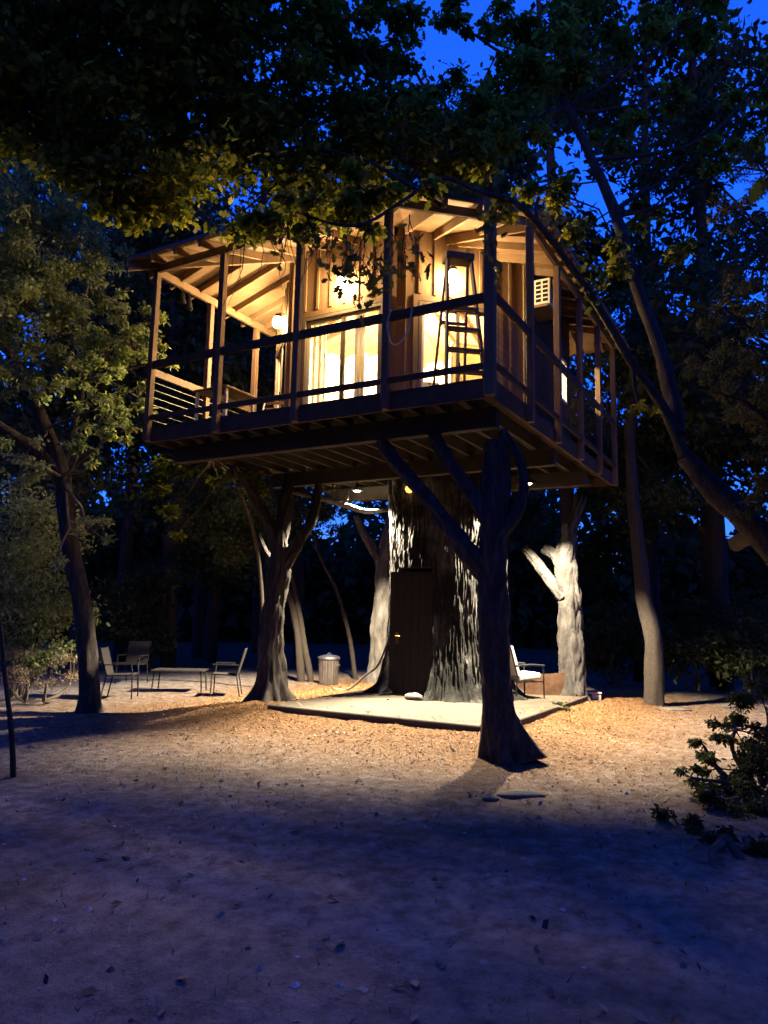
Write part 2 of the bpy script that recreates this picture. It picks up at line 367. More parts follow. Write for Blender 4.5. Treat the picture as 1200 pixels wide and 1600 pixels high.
def xy_slab():
    while True:
        x, y = random.uniform(1.4, 6), random.uniform(0.5, 4.2)
        if random.random() < 0.06+math.exp(-min(x-1.37, y-0.46, 4.25-y)/0.12): return x, y
o = scatter_flat('slab_litter', 260, xy_slab, 0.028, M_CHIP, 0.3, 0.5, 0); o.location.z = 0.0
co = np.zeros(len(o.data.vertices)*3, dtype=np.float32); o.data.vertices.foreach_get('co', co); co = co.reshape(-1, 3)
base_ = co.reshape(-1, 4, 3); base_[:, :, 2] += (SLAB_Z+0.006)-base_[:, :, 2].min(axis=1, keepdims=True)
o.data.vertices.foreach_set('co', base_.ravel()); o.data.update(); tag(o, kind='stuff')
def xy_fore(): return random.uniform(-7.4, 1.0), random.uniform(-3.6, 6.0)
tag(scatter_flat('fallen_leaves', 1100, xy_fore, 0.024, M_FALLEN, 0.45, 0.6, 0.012), kind='stuff')
PV = []; PF_ = []
for _ in range(900):
    x, y = xy_fore(); r = random.choice((0.006, 0.009, 0.013, 0.02))*random.uniform(0.8, 1.3); z = gz(x, y); n0 = len(PV)
    for k in range(5):
        a = 1.2566*k+random.uniform(-0.3, 0.3); PV.append((x+r*math.cos(a)*random.uniform(0.8, 1.3), y+r*math.sin(a)*random.uniform(0.8, 1.3), z+r*0.1))
    PV.append((x, y, z+r*random.uniform(0.6, 1.0))); PF_ += [(n0+k, n0+(k+1) % 5, n0+5) for k in range(5)]
me = bpy.data.meshes.new('pebbles'); me.from_pydata(PV, [], PF_)
tag(link('pebbles', me, mat('pebble_stone', [(0.10, 0.09, 0.08), (0.30, 0.28, 0.25), (0.55, 0.52, 0.48)], 2, 0.9, island=True)), kind='stuff')
def xy_all(): return random.uniform(-6.5, 14), random.uniform(-6, 13)
VG = []
for _ in range(9000):
    x, y = xy_all()
    if inslab(x, y) or mnoise.noise(Vector((x*0.7, y*0.7, 1.0))) < -0.12: continue
    h = random.uniform(0.015, 0.05); a = random.uniform(0, 6.283); c = Vector((x, y, gz(x, y)))
    wv = Vector((math.cos(a), math.sin(a), 0))*random.uniform(0.003, 0.007); ln = Vector((random.gauss(0, 0.6), random.gauss(0, 0.6), 1))*h
    VG.append([c-wv, c+wv, c+ln])
tag(polys_np('dry_grass', np.array(VG), 3, M_DRYGRASS), kind='stuff')

# ------------------------------------------------------------------ tree house
DZ = 4.5
DX, DY = 6.63, 5.75
PF, PR = DY/4, DX/5
house = thing('tree_house', 'wooden tree house with lit glass doors and a railed porch held up on trees', 'tree house', (2.8, 2.9, 0))
HO = Vector((2.8, 2.9, 0))
def hp(mb, name, m, parent=house, **k):
    if parent is house: mb.v = [tuple(Vector(v)-HO) for v in mb.v]
    else: mb.v = [tuple(Vector(v)-HO) for v in mb.v]
    return mb.build(name, m, parent, **k)

# deck boards, joists, beams, rim
x = 0.0
while x < DX-0.01:
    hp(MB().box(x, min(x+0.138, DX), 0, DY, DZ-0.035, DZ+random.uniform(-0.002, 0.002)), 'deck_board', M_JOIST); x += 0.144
jw = 0.045
for k in range(16):
    y = 0.04+k*(DY-0.08)/15
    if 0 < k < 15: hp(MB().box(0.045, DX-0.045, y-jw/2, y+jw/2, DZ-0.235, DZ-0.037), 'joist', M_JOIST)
hp(MB().box(-0.0, 0.043, 0, DY, DZ-0.25, DZ-0.037), 'fascia_board', M_STAIN)
hp(MB().box(DX-0.043, DX, 0, DY, DZ-0.25, DZ-0.037), 'fascia_board', M_STAIN)
hp(MB().box(0.045, DX-0.045, 0, 0.043, DZ-0.25, DZ-0.037), 'fascia_board', M_STAIN)
hp(MB().box(0.045, DX-0.045, DY-0.043, DY, DZ-0.25, DZ-0.037), 'fascia_board', M_STAIN)
for bx in (0.45, 3.0, 4.95):
    hp(MB().box(bx, bx+0.14, 0.12, DY-0.12, DZ-0.5, DZ-0.238), 'support_beam', M_JOIST)

# roof: one pitch over the eave outline with the near corner cut off
ZE, SL = 7.18, 0.30
E = [Vector((-0.40, 1.46)), Vector((-0.40, DY+0.3)), Vector((7.0, DY+0.3)), Vector((7.0, -0.30)), Vector((1.36, -0.30))]
CEN = Vector((3.4, 3.0))
edges = []
for i in range(5):
    a, b = E[i], E[(i+1) % 5]; d = (b-a).normalized(); n = Vector((-d.y, d.x))
    if n.dot(CEN-a) < 0: n = -n
    edges.append((a, b, n))
def edist(i, p): return edges[i][2].dot(p-edges[i][0])
def roofz(p): return ZE+SL*min(edist(i, p) for i in range(5))
def clip(poly, fn):
    out = []
    for i in range(len(poly)):
        p, q = poly[i], poly[(i+1) % len(poly)]; a, b = fn(p), fn(q)
        if a <= 1e-9: out.append(p)
        if (a < -1e-9 and b > 1e-9) or (a > 1e-9 and b < -1e-9): out.append(p+(q-p)*(a/(a-b)))
    return out
for i in range(5):
    poly = list(E)
    for j in range(5):
        if j != i: poly = clip(poly, lambda p, j=j: edist(i, p)-edist(j, p))
    if len(poly) < 3: continue
    lo = [Vector((p.x, p.y, ZE+SL*edist(i, p))) for p in poly]; n = len(lo)
    m = MB(); m.add([p for p in lo]+[p+Vector((0, 0, 0.035)) for p in lo], [tuple(range(n)), tuple(reversed(range(n, 2*n)))]+[(k, (k+1) % n, n+(k+1) % n, n+k) for k in range(n)])
    rp = hp(m, 'roof_panel', M_PINE)
    m = MB(); ex = [p+Vector((0, 0, 0.037)) for p in lo]; m.add(ex+[p+Vector((0, 0, 0.022)) for p in ex], [tuple(range(n)), tuple(reversed(range(n, 2*n)))]+[(k, (k+1) % n, n+(k+1) % n, n+k) for k in range(n)])
    hp(m, 'roofing_sheet', M_ROOFTOP, rp)
    a, b, nn = edges[i]; ln = (b-a).length; cnt = max(2, int(ln/0.46)); d = (b-a).normalized()
    for k in range(cnt+1):
        s0 = a+d*min(max(ln*k/cnt, 0.04), ln-0.04)
        tmax = 4.0
        for j in range(5):
            if j == i: continue
            g0 = edist(i, s0)-edist(j, s0); g1 = nn.dot(nn)-edges[j][2].dot(nn)
            if g1 > 1e-6: tmax = min(tmax, -g0/g1)
        if tmax < 0.12: continue
        q = s0+nn*(tmax-0.01); z0 = ZE-0.062; s1 = s0+nn*0.01
        hp(MB().bar((s1.x, s1.y, z0+0.003), (q.x, q.y, z0+SL*tmax), 0.045, 0.115), 'rafter', M_PINE, rp)
# hip rafters from the eave corners
for c in (E[0], E[1], E[4]):
    i0 = [i for i in range(5) if edges[i][0] == c or edges[i][1] == c]
    bis = (edges[i0[0]][2]+edges[i0[1]][2]).normalized()
    q = c+bis*2.9
    hp(MB().bar((c.x+bis.x*0.02, c.y+bis.y*0.02, ZE-0.09), (q.x, q.y, roofz(q)-0.09), 0.05, 0.15), 'hip_rafter', M_PINE)

# posts
def post(x, y, z0, z1, s=0.095): hp(MB().box(x-s/2, x+s/2, y-s/2, y+s/2, z0, z1), 'post', M_POST, bevel=0.006)
ZH = 7.05
for k in range(1, 5): post(-0.05, min(k*PF, DY-0.02), DZ-0.25, ZH)
post(-0.05, 0.0, DZ-0.25, 6.78, 0.125)
for k in range(1, 6): post(min(k*PR, DX-0.02), -0.05, DZ-0.25, ZH)
for x in (1.28, 2.55): post(x, DY+0.05, DZ-0.25, ZH)
for x in (3.9, 5.2, DX): post(x, DY+0.05, DZ-0.25, ZH)
# headers
hp(MB().box(-0.075, -0.025, PF-0.03, DY+0.08, ZH, ZH+0.13), 'header_beam', M_PINE)
hp(MB().box(PR-0.03, DX+0.05, -0.075, -0.025, ZH, ZH+0.13), 'header_beam', M_PINE)
hp(MB().box(-0.02, DX+0.05, DY+0.025, DY+0.075, ZH, ZH+0.13), 'header_beam', M_PINE)
hp(MB().bar((-0.02, PF-0.06, ZH+0.065), (PR-0.06, -0.02, ZH+0.065), 0.05, 0.13), 'header_beam', M_PINE)
# rails: front, right, left
for k in range(4):
    y0, y1 = k*PF+0.066, min((k+1)*PF, DY-0.02)-0.05
    hp(MB().box(-0.075, -0.03, y0, y1, DZ+0.93, DZ+1.055), 'handrail', M_STAIN, bevel=0.006)
    hp(MB().box(-0.075, -0.03, y0, y1, DZ+0.09, DZ+0.17), 'bottom_rail', M_STAIN, bevel=0.006)
for k in range(5):
    x0, x1 = k*PR+(0.015 if k == 0 else 0.05), min((k+1)*PR, DX-0.02)-0.05
    hp(MB().box(x0, x1, -0.075, -0.03, DZ+0.93, DZ+1.055), 'handrail', M_STAIN, bevel=0.006)
    hp(MB().box(x0, x1, -0.075, -0.03, DZ+0.09, DZ+0.17), 'bottom_rail', M_STAIN, bevel=0.006)
    m = MB()
    for i in range(1, 14):
        xx = x0+(x1-x0)*i/14; m.bar((xx, -0.052, DZ+0.17), (xx, -0.052, DZ+0.93), 0.004, 0.004)
    for i in range(1, 8):
        zz = DZ+0.17+0.76*i/8; m.bar((x0, -0.047, zz), (x1, -0.047, zz), 0.004, 0.004)
    hp(m, 'wire_mesh', M_MESHW)
lx = [0.0, 1.28, 2.55]
for k in range(2):
    x0, x1 = lx[k]+0.05, lx[k+1]-0.05
    hp(MB().box(x0, x1, DY+0.03, DY+0.075, DZ+0.86, DZ+0.985), 'handrail', M_POST, bevel=0.006)
    for i in range(6):
        zz = DZ+0.14+0.125*i
        hp(MB().tube([(x0-0.05, DY+0.05, zz), (x1+0.05, DY+0.05, zz)], 0.006, 6), 'cable', M_CABLE)

# octagonal room
O = [(1.62, 2.13), (1.62, 4.27), (3.06, 5.71), (5.14, 5.71), (6.58, 4.27), (6.58, 1.45), (5.74, 0.61), (3.14, 0.61)]
O = [Vector(p) for p in O]
def wallrun(i):
    """outer face start, direction, length, outward normal of side i (0 = front, then to the left round the back)"""
    a, b = O[i], O[(i+1) % 8]; d = (b-a).normalized(); n = Vector((d.y, -d.x))
    if n.dot(a-CEN-Vector((0.7, 0.2))) < 0: n = -n
    return a, d, (b-a).length, n
TH = 0.11
def wall(i, openings, outer, label=None):
    a, d, ln, n = wallrun(i); wm = MB(); im = MB()
    cuts = sorted(set([0.0, ln]+[c for o in openings for c in o[:2]]+[ln*k/10 for k in range(11)]))
    for s0, s1 in zip(cuts[:-1], cuts[1:]):
        if s1-s0 < 1e-4: continue
        mid = (s0+s1)/2; spans = [(DZ, None)]
        for o0, o1, z0, z1 in openings:
            if o0-1e-6 < mid < o1+1e-6: spans = ([(DZ, z0)] if z0 > DZ+0.02 else [])+[(z1, None)]
        for z0, z1 in spans:
            for mb, u0, u1 in ((wm, 0.0, 0.05), (im, 0.052, TH)):
                q = []
                for s, u in ((s0, u0), (s1, u0), (s1, u1), (s0, u1)):
                    p = a+d*s-n*u; q.append((p, roofz(p)-0.004 if z1 is None else z1))
                mb.hexa([(p.x, p.y, z0) for p, _ in q]+[(p.x, p.y, zt) for p, zt in q])
    wo_ = hp(wm, 'wall', outer); hp(im, 'inner_lining', M_CREAM, wo_)
    return wo_
def P3(i, s, u, z):
    a, d, ln, n = wallrun(i); p = a+d*s+n*u; return Vector((p.x, p.y, z))
def battens(i, parent, openings, step=0.26, w=0.045):
    a, d, ln, n = wallrun(i); k = 0
    s = 0.03
    while s < ln-0.01:
        z0 = DZ+0.002
        for o0, o1, b0, b1 in openings:
            if o0-0.12 < s < o1+0.12: z0 = b1+0.13
        p = a+d*s+n*0.012; zt = roofz(p)-0.03
        hp(MB().bar((p.x, p.y, z0), (p.x, p.y, zt), w, 0.022, up=(n.x, n.y, 0)), 'batten', M_WALL, parent); s += step
def frame_rect(i, s0, s1, z0, z1, u, w, dep, bottom=True):
    m = MB(); d = wallrun(i)[1]; n = wallrun(i)[3]; up = (0, 0, 1)
    nn = (n.x, n.y, 0)
    m.bar(P3(i, s0+w/2, u, z0), P3(i, s0+w/2, u, z1), w, dep, up=nn); m.bar(P3(i, s1-w/2, u, z0), P3(i, s1-w/2, u, z1), w, dep, up=nn)
    m.bar(P3(i, s0+w, u, z1-w/2), P3(i, s1-w, u, z1-w/2), dep, w, up=up)
    if bottom: m.bar(P3(i, s0+w, u, z0+w/2), P3(i, s1-w, u, z0+w/2), dep, w, up=up)
    return m
def sliding_door(i, s0, s1, parent=house):
    z0, z1 = DZ+0.002, DZ+2.06
    f = hp(frame_rect(i, s0, s1, z0, z1, -0.02, 0.05, 0.10), 'sliding_door', M_FRAME)
    mid = (s0+s1)/2
    for k, (a_, b_, u) in enumerate(((s0+0.052, mid+0.03, -0.005), (mid-0.03, s1-0.052, -0.045))):
        sh = hp(frame_rect(i, a_, b_, z0+0.052, z1-0.052, u, 0.055, 0.03), 'door_sash', M_WHITEFR if k else M_FRAME, f)
        g = MB(); q = [P3(i, a_+0.05, u, z0+0.1), P3(i, b_-0.05, u, z0+0.1), P3(i, b_-0.05, u, z1-0.1), P3(i, a_+0.05, u, z1-0.1)]
        n = wallrun(i)[3]; e = Vector((n.x, n.y, 0))*0.004
        g.hexa([q[0]-e, q[1]-e, q[1]+e, q[0]+e, q[3]-e, q[2]-e, q[2]+e, q[3]+e]); hp(g, 'glass_pane', M_GLASS, f)
    hp(MB().bar(P3(i, mid-0.02, 0.025, DZ+0.92), P3(i, mid-0.02, 0.025, DZ+1.12), 0.02, 0.02), 'handle', M_BLACK, f)
    # casing
    m = MB(); n = wallrun(i)[3]; nn = (n.x, n.y, 0)
    m.bar(P3(i, s0-0.05, 0.014, z0), P3(i, s0-0.05, 0.014, z1+0.1), 0.09, 0.026, up=nn)
    m.bar(P3(i, s1+0.05, 0.014, z0), P3(i, s1+0.05, 0.014, z1+0.1), 0.09, 0.026, up=nn)
    m.bar(P3(i, s0-0.004, 0.014, z1+0.055), P3(i, s1+0.004, 0.014, z1+0.055), 0.026, 0.09)
    hp(m, 'door_casing', M_WALL, f)
    return f
L8 = wallrun(0)[2]
op0 = [(0.30, 1.86, DZ, DZ+2.06)]
w0 = wall(0, op0, M_WALL); battens(0, w0, op0); sliding_door(0, 0.30, 1.86)
L7 = wallrun(7)[2]; op7 = [(0.52, 1.86, DZ, DZ+2.06)]
w7 = wall(7, op7, M_WALL); battens(7, w7, op7); sliding_door(7, 0.52, 1.86)
op1 = [(0.28, 1.75, DZ, DZ+2.06)]
w1 = wall(1, op1, M_WALL); battens(1, w1, op1); sliding_door(1, 0.28, 1.75)
L6 = wallrun(6)[2]                       # right-hand wall, runs towards the camera
op6 = [(0.30, 0.98, DZ+1.15, DZ+1.98)]
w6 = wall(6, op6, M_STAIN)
wf = hp(frame_rect(6, 0.30, 0.98, DZ+1.15, DZ+1.98, 0.0, 0.05, 0.09), 'window', M_WHITEFR)
n6 = wallrun(6)[3]; e6 = Vector((n6.x, n6.y, 0))*0.004
hp(MB().bar(P3(6, 0.64, 0.0, DZ+1.2), P3(6, 0.64, 0.0, DZ+1.93), 0.03, 0.04, up=(n6.x, n6.y, 0)), 'muntin', M_WHITEFR, wf)
q = [P3(6, 0.35, -0.03, DZ+1.2), P3(6, 0.93, -0.03, DZ+1.2), P3(6, 0.93, -0.03, DZ+1.93), P3(6, 0.35, -0.03, DZ+1.93)]
hp(MB().hexa([q[0]-e6, q[1]-e6, q[1]+e6, q[0]+e6, q[3]-e6, q[2]-e6, q[2]+e6, q[3]+e6]), 'glass_pane', M_GLASS, wf)
z = DZ+0.01
while z < 7.3:                            # lap siding on the right-hand wall
    segs = [(0.01, L6-0.01)] if (z+0.14 < DZ+1.15 or z > DZ+1.98) else [(0.01, 0.295), (0.985, L6-0.01)]
    for s0, s1 in segs:
        a_, b_ = P3(6, s0, 0.012, z+0.07), P3(6, s1, 0.012, z+0.07)
        hp(MB().bar(a_, b_, 0.02, 0.135, up=(n6.x*0.12, n6.y*0.12, 1)), 'siding_board', M_STAIN, w6)
    z += 0.145
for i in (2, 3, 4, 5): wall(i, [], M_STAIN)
for c in (0, 1, 7):                       # corner boards
    p = O[c]; dirn = (p-Vector((4.1, 3.17))).normalized(); q = p+dirn*0.012
    hp(MB().bar((q.x, q.y, DZ+0.002), (q.x, q.y, roofz(q)-0.02), 0.15, 0.03, up=(dirn.x, dirn.y, 0)), 'corner_board', M_WALL)
# wood floor of the room is the deck; a cream ceiling panel keeps the room bright
m = MB(); m.add([(p.x+(4.1-p.x)*0.04, p.y+(3.17-p.y)*0.04, DZ+0.012) for p in O]+[(p.x+(4.1-p.x)*0.04, p.y+(3.17-p.y)*0.04, DZ+0.004) for p in O], [tuple(range(8)), tuple(reversed(range(8, 16)))])
hp(m, 'room_floor', M_WALL)

def point(name, loc, watt, col, rad=0.06):
    l = bpy.data.lights.new(name, 'POINT'); l.energy = watt; l.color = col; l.shadow_soft_size = rad
    o = bpy.data.objects.new(name, l); COL.objects.link(o); o.location = loc; return o
# ceiling lamp of the room
lamp = thing('pendant_lamp', 'glowing white globe pendant lamp inside the tree house room', 'pendant lamp', (4.1, 3.2, 7.2))
g = MB(); g.lathe([(0.002, -0.14), (0.07, -0.125), (0.12, -0.07), (0.14, 0.0), (0.12, 0.07), (0.07, 0.125), (0.002, 0.14)], n=16); g.build('globe', emit_mat('globe_glow', (1.0, 0.72, 0.36), ROOM_W/ (math.pi*4*math.pi*0.0196)), lamp, True)
MB().tube([(0, 0, 0.13), (0, 0, 0.8)], 0.008, 6).build('cord', M_BLACK, lamp)

# lanterns on the walls
M_BULBHOT = emit_mat('lantern_bulb_bright', (1.0, 0.68, 0.32), LANTERN_L*1.7)
M_BULBDIM = emit_mat('lantern_bulb_dim', (1.0, 0.66, 0.30), LANTERN_L*0.09)
def lantern(i, s, z, label):
    a, d, ln, n = wallrun(i); p = a+d*s
    o = thing('wall_lantern', label, 'wall lantern', (p.x, p.y, z), math.atan2(n.y, n.x), 'lanterns on the tree house walls')
    MB().box(0.002, 0.03, -0.06, 0.06, -0.02, 0.16).build('back_plate', M_BLACK, o)
    MB().tube([(0.02, 0, 0.11), (0.09, 0, 0.15), (0.15, 0, 0.12)], 0.012, 6).build('arm', M_BLACK, o)
    c = MB(); c.lathe([(0.002, 0.125), (0.05, 0.115), (0.085, 0.07), (0.085, 0.055), (0.002, 0.056)], (0.15, 0, 0), 14); c.build('cap', M_BLACK, o, True)
    g = MB(); g.lathe([(0.04, 0.054), (0.085, 0.015), (0.098, -0.045), (0.078, -0.11), (0.002, -0.145)], (0.15, 0, 0), 14); g.build('globe', M_BULBDIM if i == 5 else (M_BULBHOT if i == 1 else M_BULB), o, True)
    return o
lantern(0, 1.02, DZ+2.52, 'wall lantern burning above the front sliding door, behind the oak leaves')
lantern(7, 1.34, DZ+2.52, 'wall lantern burning above the angled door, behind the stepladder')
lantern(5, 0.6, DZ+2.3, 'wall lantern round the right-hand corner, lighting the far end posts')
lantern(1, 0.62, DZ+2.32, 'wall lantern burning beside the porch at the far left of the room')

# curtains, cabinet and picture in the room
def curtain(i, s0, s1, label):
    m = MB(); n = 24; v = []
    for k in range(n+1):
        s = s0+(s1-s0)*k/n; u = -0.22+0.025*math.sin(k*1.9)
        v += [P3(i, s, u, DZ+0.06), P3(i, s, u, DZ+2.2)]
    m.add(v, [(2*k, 2*k+2, 2*k+3, 2*k+1) for k in range(n)])
    o = m.build('curtain', M_CURT, None, True); md = o.modifiers.new('t', 'SOLIDIFY'); md.thickness = 0.004
    return tag(o, label, 'curtain', 'curtains inside the sliding doors')
curtain(0, 1.55, 1.82, 'pale gathered curtain at the left edge of the front door')
curtain(0, 0.78, 0.96, 'narrow pale curtain hanging in the middle of the front door')
curtain(1, 0.95, 1.7, 'pale curtain drawn across the door of the left wall')
cb = thing('cabinet', 'grey cabinet standing inside the angled glass door', 'cabinet', (2.35, 2.1, DZ+0.012), math.radians(45))
MB().box(-0.2, 0.2, -0.22, 0.22, 0.0, 0.85).build('body', M_GREY, cb, bevel=0.008)
MB().box(-0.215, -0.202, -0.2, 0.2, 0.05, 0.8).build('door', M_GREY, cb); MB().box(-0.225, -0.216, 0.1, 0.13, 0.4, 0.52).build('handle', M_BLACK, cb)
pc = thing('framed_picture', 'framed brown picture on the back wall seen through the angled door', 'picture', (4.9, 2.45, DZ+1.55), math.radians(225))
# picture on an easel-like floor stand inside the room
pc.location = (3.5, 1.75, DZ+1.45)
MB().box(-0.012, 0.012, -0.32, 0.32, -0.4, 0.4).build('canvas', M_PAINT, pc)
for s in (-1, 1): MB().bar((0.0, s*0.34, -0.42), (0.0, s*0.34, 0.42), 0.04, 0.03).build('frame', M_FRAME, pc)
for s in (-1, 1): MB().bar((0.0, -0.32, s*0.42), (0.0, 0.32, s*0.42), 0.03, 0.04).build('frame', M_FRAME, pc)
for s in (-1, 1): MB().bar((0.02, s*0.2, -0.42), (0.12, s*0.32, -1.43), 0.03, 0.03).build('leg', M_FRAME, pc)

# air conditioner in the right-hand wall
ac = thing('air_conditioner', 'white window air conditioner with grid vents jutting from the right wall', 'air conditioner', (3.42, 0.60, 6.72))
MB().box(-0.27, 0.27, -0.40, -0.015, 0.0, 0.44).build('casing', M_ACW, ac, bevel=0.012)
m = MB()
for r in range(5):
    for c in range(3): m.box(-0.274, -0.2705, -0.36+c*0.115, -0.275+c*0.115, 0.045+r*0.075, 0.095+r*0.075)
m.build('side_vent', M_BLACK, ac)
m = MB()
for r in range(9): m.box(-0.24, 0.24, -0.408, -0.401, 0.03+r*0.043, 0.045+r*0.043)
m.build('rear_grille', M_BLACK, ac)
MB().box(-0.30, 0.30, -0.36, -0.02, -0.05, -0.006).build('shelf', M_PINE, ac)

# stepladder on the porch
sl = thing('stepladder', 'tall dark stepladder opened on the porch before the angled door', 'stepladder', (0.80, 0.80, DZ), math.radians(40))
for s in (-1, 1):
    MB().bar((-0.42, s*0.27, 0), (-0.05, s*0.17, 2.0), 0.03, 0.09, up=(1, 0, 0)).build('rail', M_ALU, sl)
    MB().bar((0.50, s*0.24, 0), (0.06, s*0.15, 1.98), 0.03, 0.045, up=(1, 0, 0)).build('rear_rail', M_ALU, sl)
for k in range(4):
    zz = 0.30+k*0.31; fx = -0.42+0.37*zz/2; hw = 0.27-0.10*zz/2-0.016
    MB().box(fx-0.05, fx+0.05, -hw, hw, zz-0.02, zz+0.02).build('step', M_ALU, sl)
MB().box(-0.13, 0.13, -0.20, 0.20, 2.0, 2.09).build('top_cap', M_ALU, sl, bevel=0.01)
for zz in (0.55, 1.2):
    fx = 0.50-0.44*zz/1.98; hw = 0.24-0.09*zz/1.98-0.016; MB().bar((fx, -hw, zz), (fx, hw, zz), 0.03, 0.04).build('brace', M_ALU, sl)

# rope looped over the front handrail
pts = [(-0.10, 1.02+0.02, DZ+1.03), (-0.1, 1.06, DZ+0.9), (-0.1, 1.10, DZ+0.72), (-0.1, 1.22, DZ+0.58), (-0.1, 1.34, DZ+0.62), (-0.1, 1.40, DZ+0.85), (-0.1, 1.37, DZ+1.0), (-0.085, 1.36, DZ+1.065)]
P_, R_ = spline(pts, [0.012]*len(pts), 0.03)
tag(MB().tube(P_, R_, 8).build('rope', M_ROPE, None, True), 'pale rope looped over the front handrail beside a post', 'rope')
pts = [(-0.10, 1.30, DZ+1.06), (-0.105, 1.31, DZ+0.6), (-0.10, 1.33, DZ+0.2), (-0.06, 1.34, DZ+0.02)]
# bells under the left eave
for k, (yy, xx) in enumerate(((5.72, 0.5), (5.72, 0.66))):
    b = thing('hanging_bell', ['smaller dark bell hanging under the left eave, nearer the corner post', 'larger dark bell hanging under the left eave, second from the corner post'][k], 'bell', (xx, yy, 7.03), 0, 'bells under the left eave')
    MB().tube([(0, 0, 0.0), (0, 0, -0.1)], 0.005, 5).build('cord', M_BLACK, b)
    g = MB(); h = 0.17+0.05*k; g.lathe([(0.003, -0.09), (0.03, -0.1), (0.045, -0.1-h*0.5), (0.075, -0.1-h), (0.003, -0.1-h*0.95)], n=12); g.build('bell_body', M_BLACK, b, True)

# porch table and chair (left end)
tb = thing('porch_table', 'small pale wooden table with white legs on the left porch', 'table', (0.95, 5.05, DZ))
MB().box(-0.38, 0.38, -0.36, 0.36, 0.68, 0.72).build('tabletop', M_PINE, tb, bevel=0.008)
for sx in (-1, 1):
    for sy in (-1, 1): MB().box(sx*0.33-0.022, sx*0.33+0.022, sy*0.31-0.022, sy*0.31+0.022, 0, 0.68).build('leg', M_WHITEFR, tb)
MB().box(-0.30, 0.30, -0.02, 0.02, 0.58, 0.66).build('apron', M_WHITEFR, tb)
ch = thing('porch_chair', 'metal porch chair with a bent tube back by the left rail', 'chair', (1.75, 4.75, DZ), math.radians(200))
MB().box(-0.22, 0.22, -0.22, 0.22, 0.42, 0.46).build('seat', M_PINE, ch, bevel=0.01)
for s in (-1, 1):
    for fx in (-0.2, 0.2): MB().tube([(fx, s*0.2, 0), (fx, s*0.2, 0.42)], 0.014, 8).build('leg', M_CABLE, ch)
P_, R_ = spline([(-0.2, -0.2, 0.44), (-0.24, -0.2, 0.75), (-0.27, -0.12, 0.9), (-0.27, 0.12, 0.9), (-0.24, 0.2, 0.75), (-0.2, 0.2, 0.44)], [0.014]*6, 0.05)
MB().tube(P_, R_, 8).build('back_frame', M_CABLE, ch, True)
for k in range(3): MB().bar((-0.245, -0.17+0.01*k, 0.58+k*0.11), (-0.245, 0.17-0.01*k, 0.58+k*0.11), 0.015, 0.05).build('back_slat', M_PINE, ch)

# ------------------------------------------------------------------ trunk tower with a door under the house
TC = Vector((4.9, 2.78))
tower = thing('trunk_tower', 'huge hollow tree trunk with a plank door under the house', 'trunk tower', (TC.x, TC.y, SLAB_Z))
mb = MB(); n, m_ = 380, 260; HT = DZ-0.245-SLAB_Z
for i in range(m_+1):
    zz = HT*i/m_
    for k in range(n):
        an = 2*math.pi*k/n; c, s_ = math.cos(an), math.sin(an)
        r = 1.10+0.05*math.exp(-((zz-HT)/0.5)**2)
        u = max(0, 1-zz/1.5); r += u*u*(0.20+0.06*math.sin(an*7+1)+0.05*math.sin(an*11+2.3))
        r += 0.30*max(0, 1-zz/0.28)**2*(0.55+0.45*math.sin(an*13+0.7)*math.sin(an*5))
        wv = mnoise.noise(Vector((c*2.2, s_*2.2, zz*0.5)))*0.35
        q = Vector(((c+wv*0.10)*21, (s_-wv*0.10)*21, zz*1.5+wv))
        rd = abs(mnoise.noise(q)); rd2 = abs(mnoise.noise(q*2.1+Vector((3, 1, 2))))
        r += 0.05*(min(rd*2.2, 0.8)-0.35)+0.028*(rd2-0.2)+0.014*mnoise.noise(q*4)
        r += 0.07*mnoise.noise(Vector((c*1.7+5, s_*1.7, zz*1.1)))
        dyy = r*s_
        if c < -0.5 and -0.30 < dyy-0.10 < 0.62 and zz < 2.28:            # doorway on the -X face
            r = min(r, 0.93/max(-c, 0.5))
        mb.v.append((r*c, r*s_, zz))
for i in range(m_):
    for k in range(n):
        k2 = (k+1) % n; mb.f.append((i*n+k, i*n+k2, (i+1)*n+k2, (i+1)*n+k))
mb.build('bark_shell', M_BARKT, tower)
dr = MB().box(-0.985, -0.955, -0.20, 0.70, 0.03, 2.22).build('door', M_PLANKD, tower)
for k in range(6): MB().box(-1.01, -0.987, -0.195+k*0.149, -0.195+k*0.149+0.142, 0.035, 2.21).build('plank', M_PLANKD, dr)
hd = MB(); hd.box(-1.022, -1.012, 0.50, 0.56, 0.92, 1.12); hd.tube([(-1.02, 0.53, 1.05), (-1.07, 0.53, 1.05), (-1.075, 0.44, 1.05)], 0.014, 8); hd.build('handle', M_BRASS, dr)
al = thing('amber_lamp', 'round amber lamp glowing above the trunk door', 'lamp', (3.72, 3.03, 3.92))
g = MB(); g.lathe([(0.003, -0.075), (0.045, -0.06), (0.075, 0.0), (0.045, 0.06), (0.003, 0.075)], n=14); g.build('globe', M_AMBER, al, True)
MB().tube([(0.0, 0, 0.07), (0.02, 0, 0.12), (0.2, 0, 0.12)], 0.012, 6).build('bracket', M_BLACK, al)

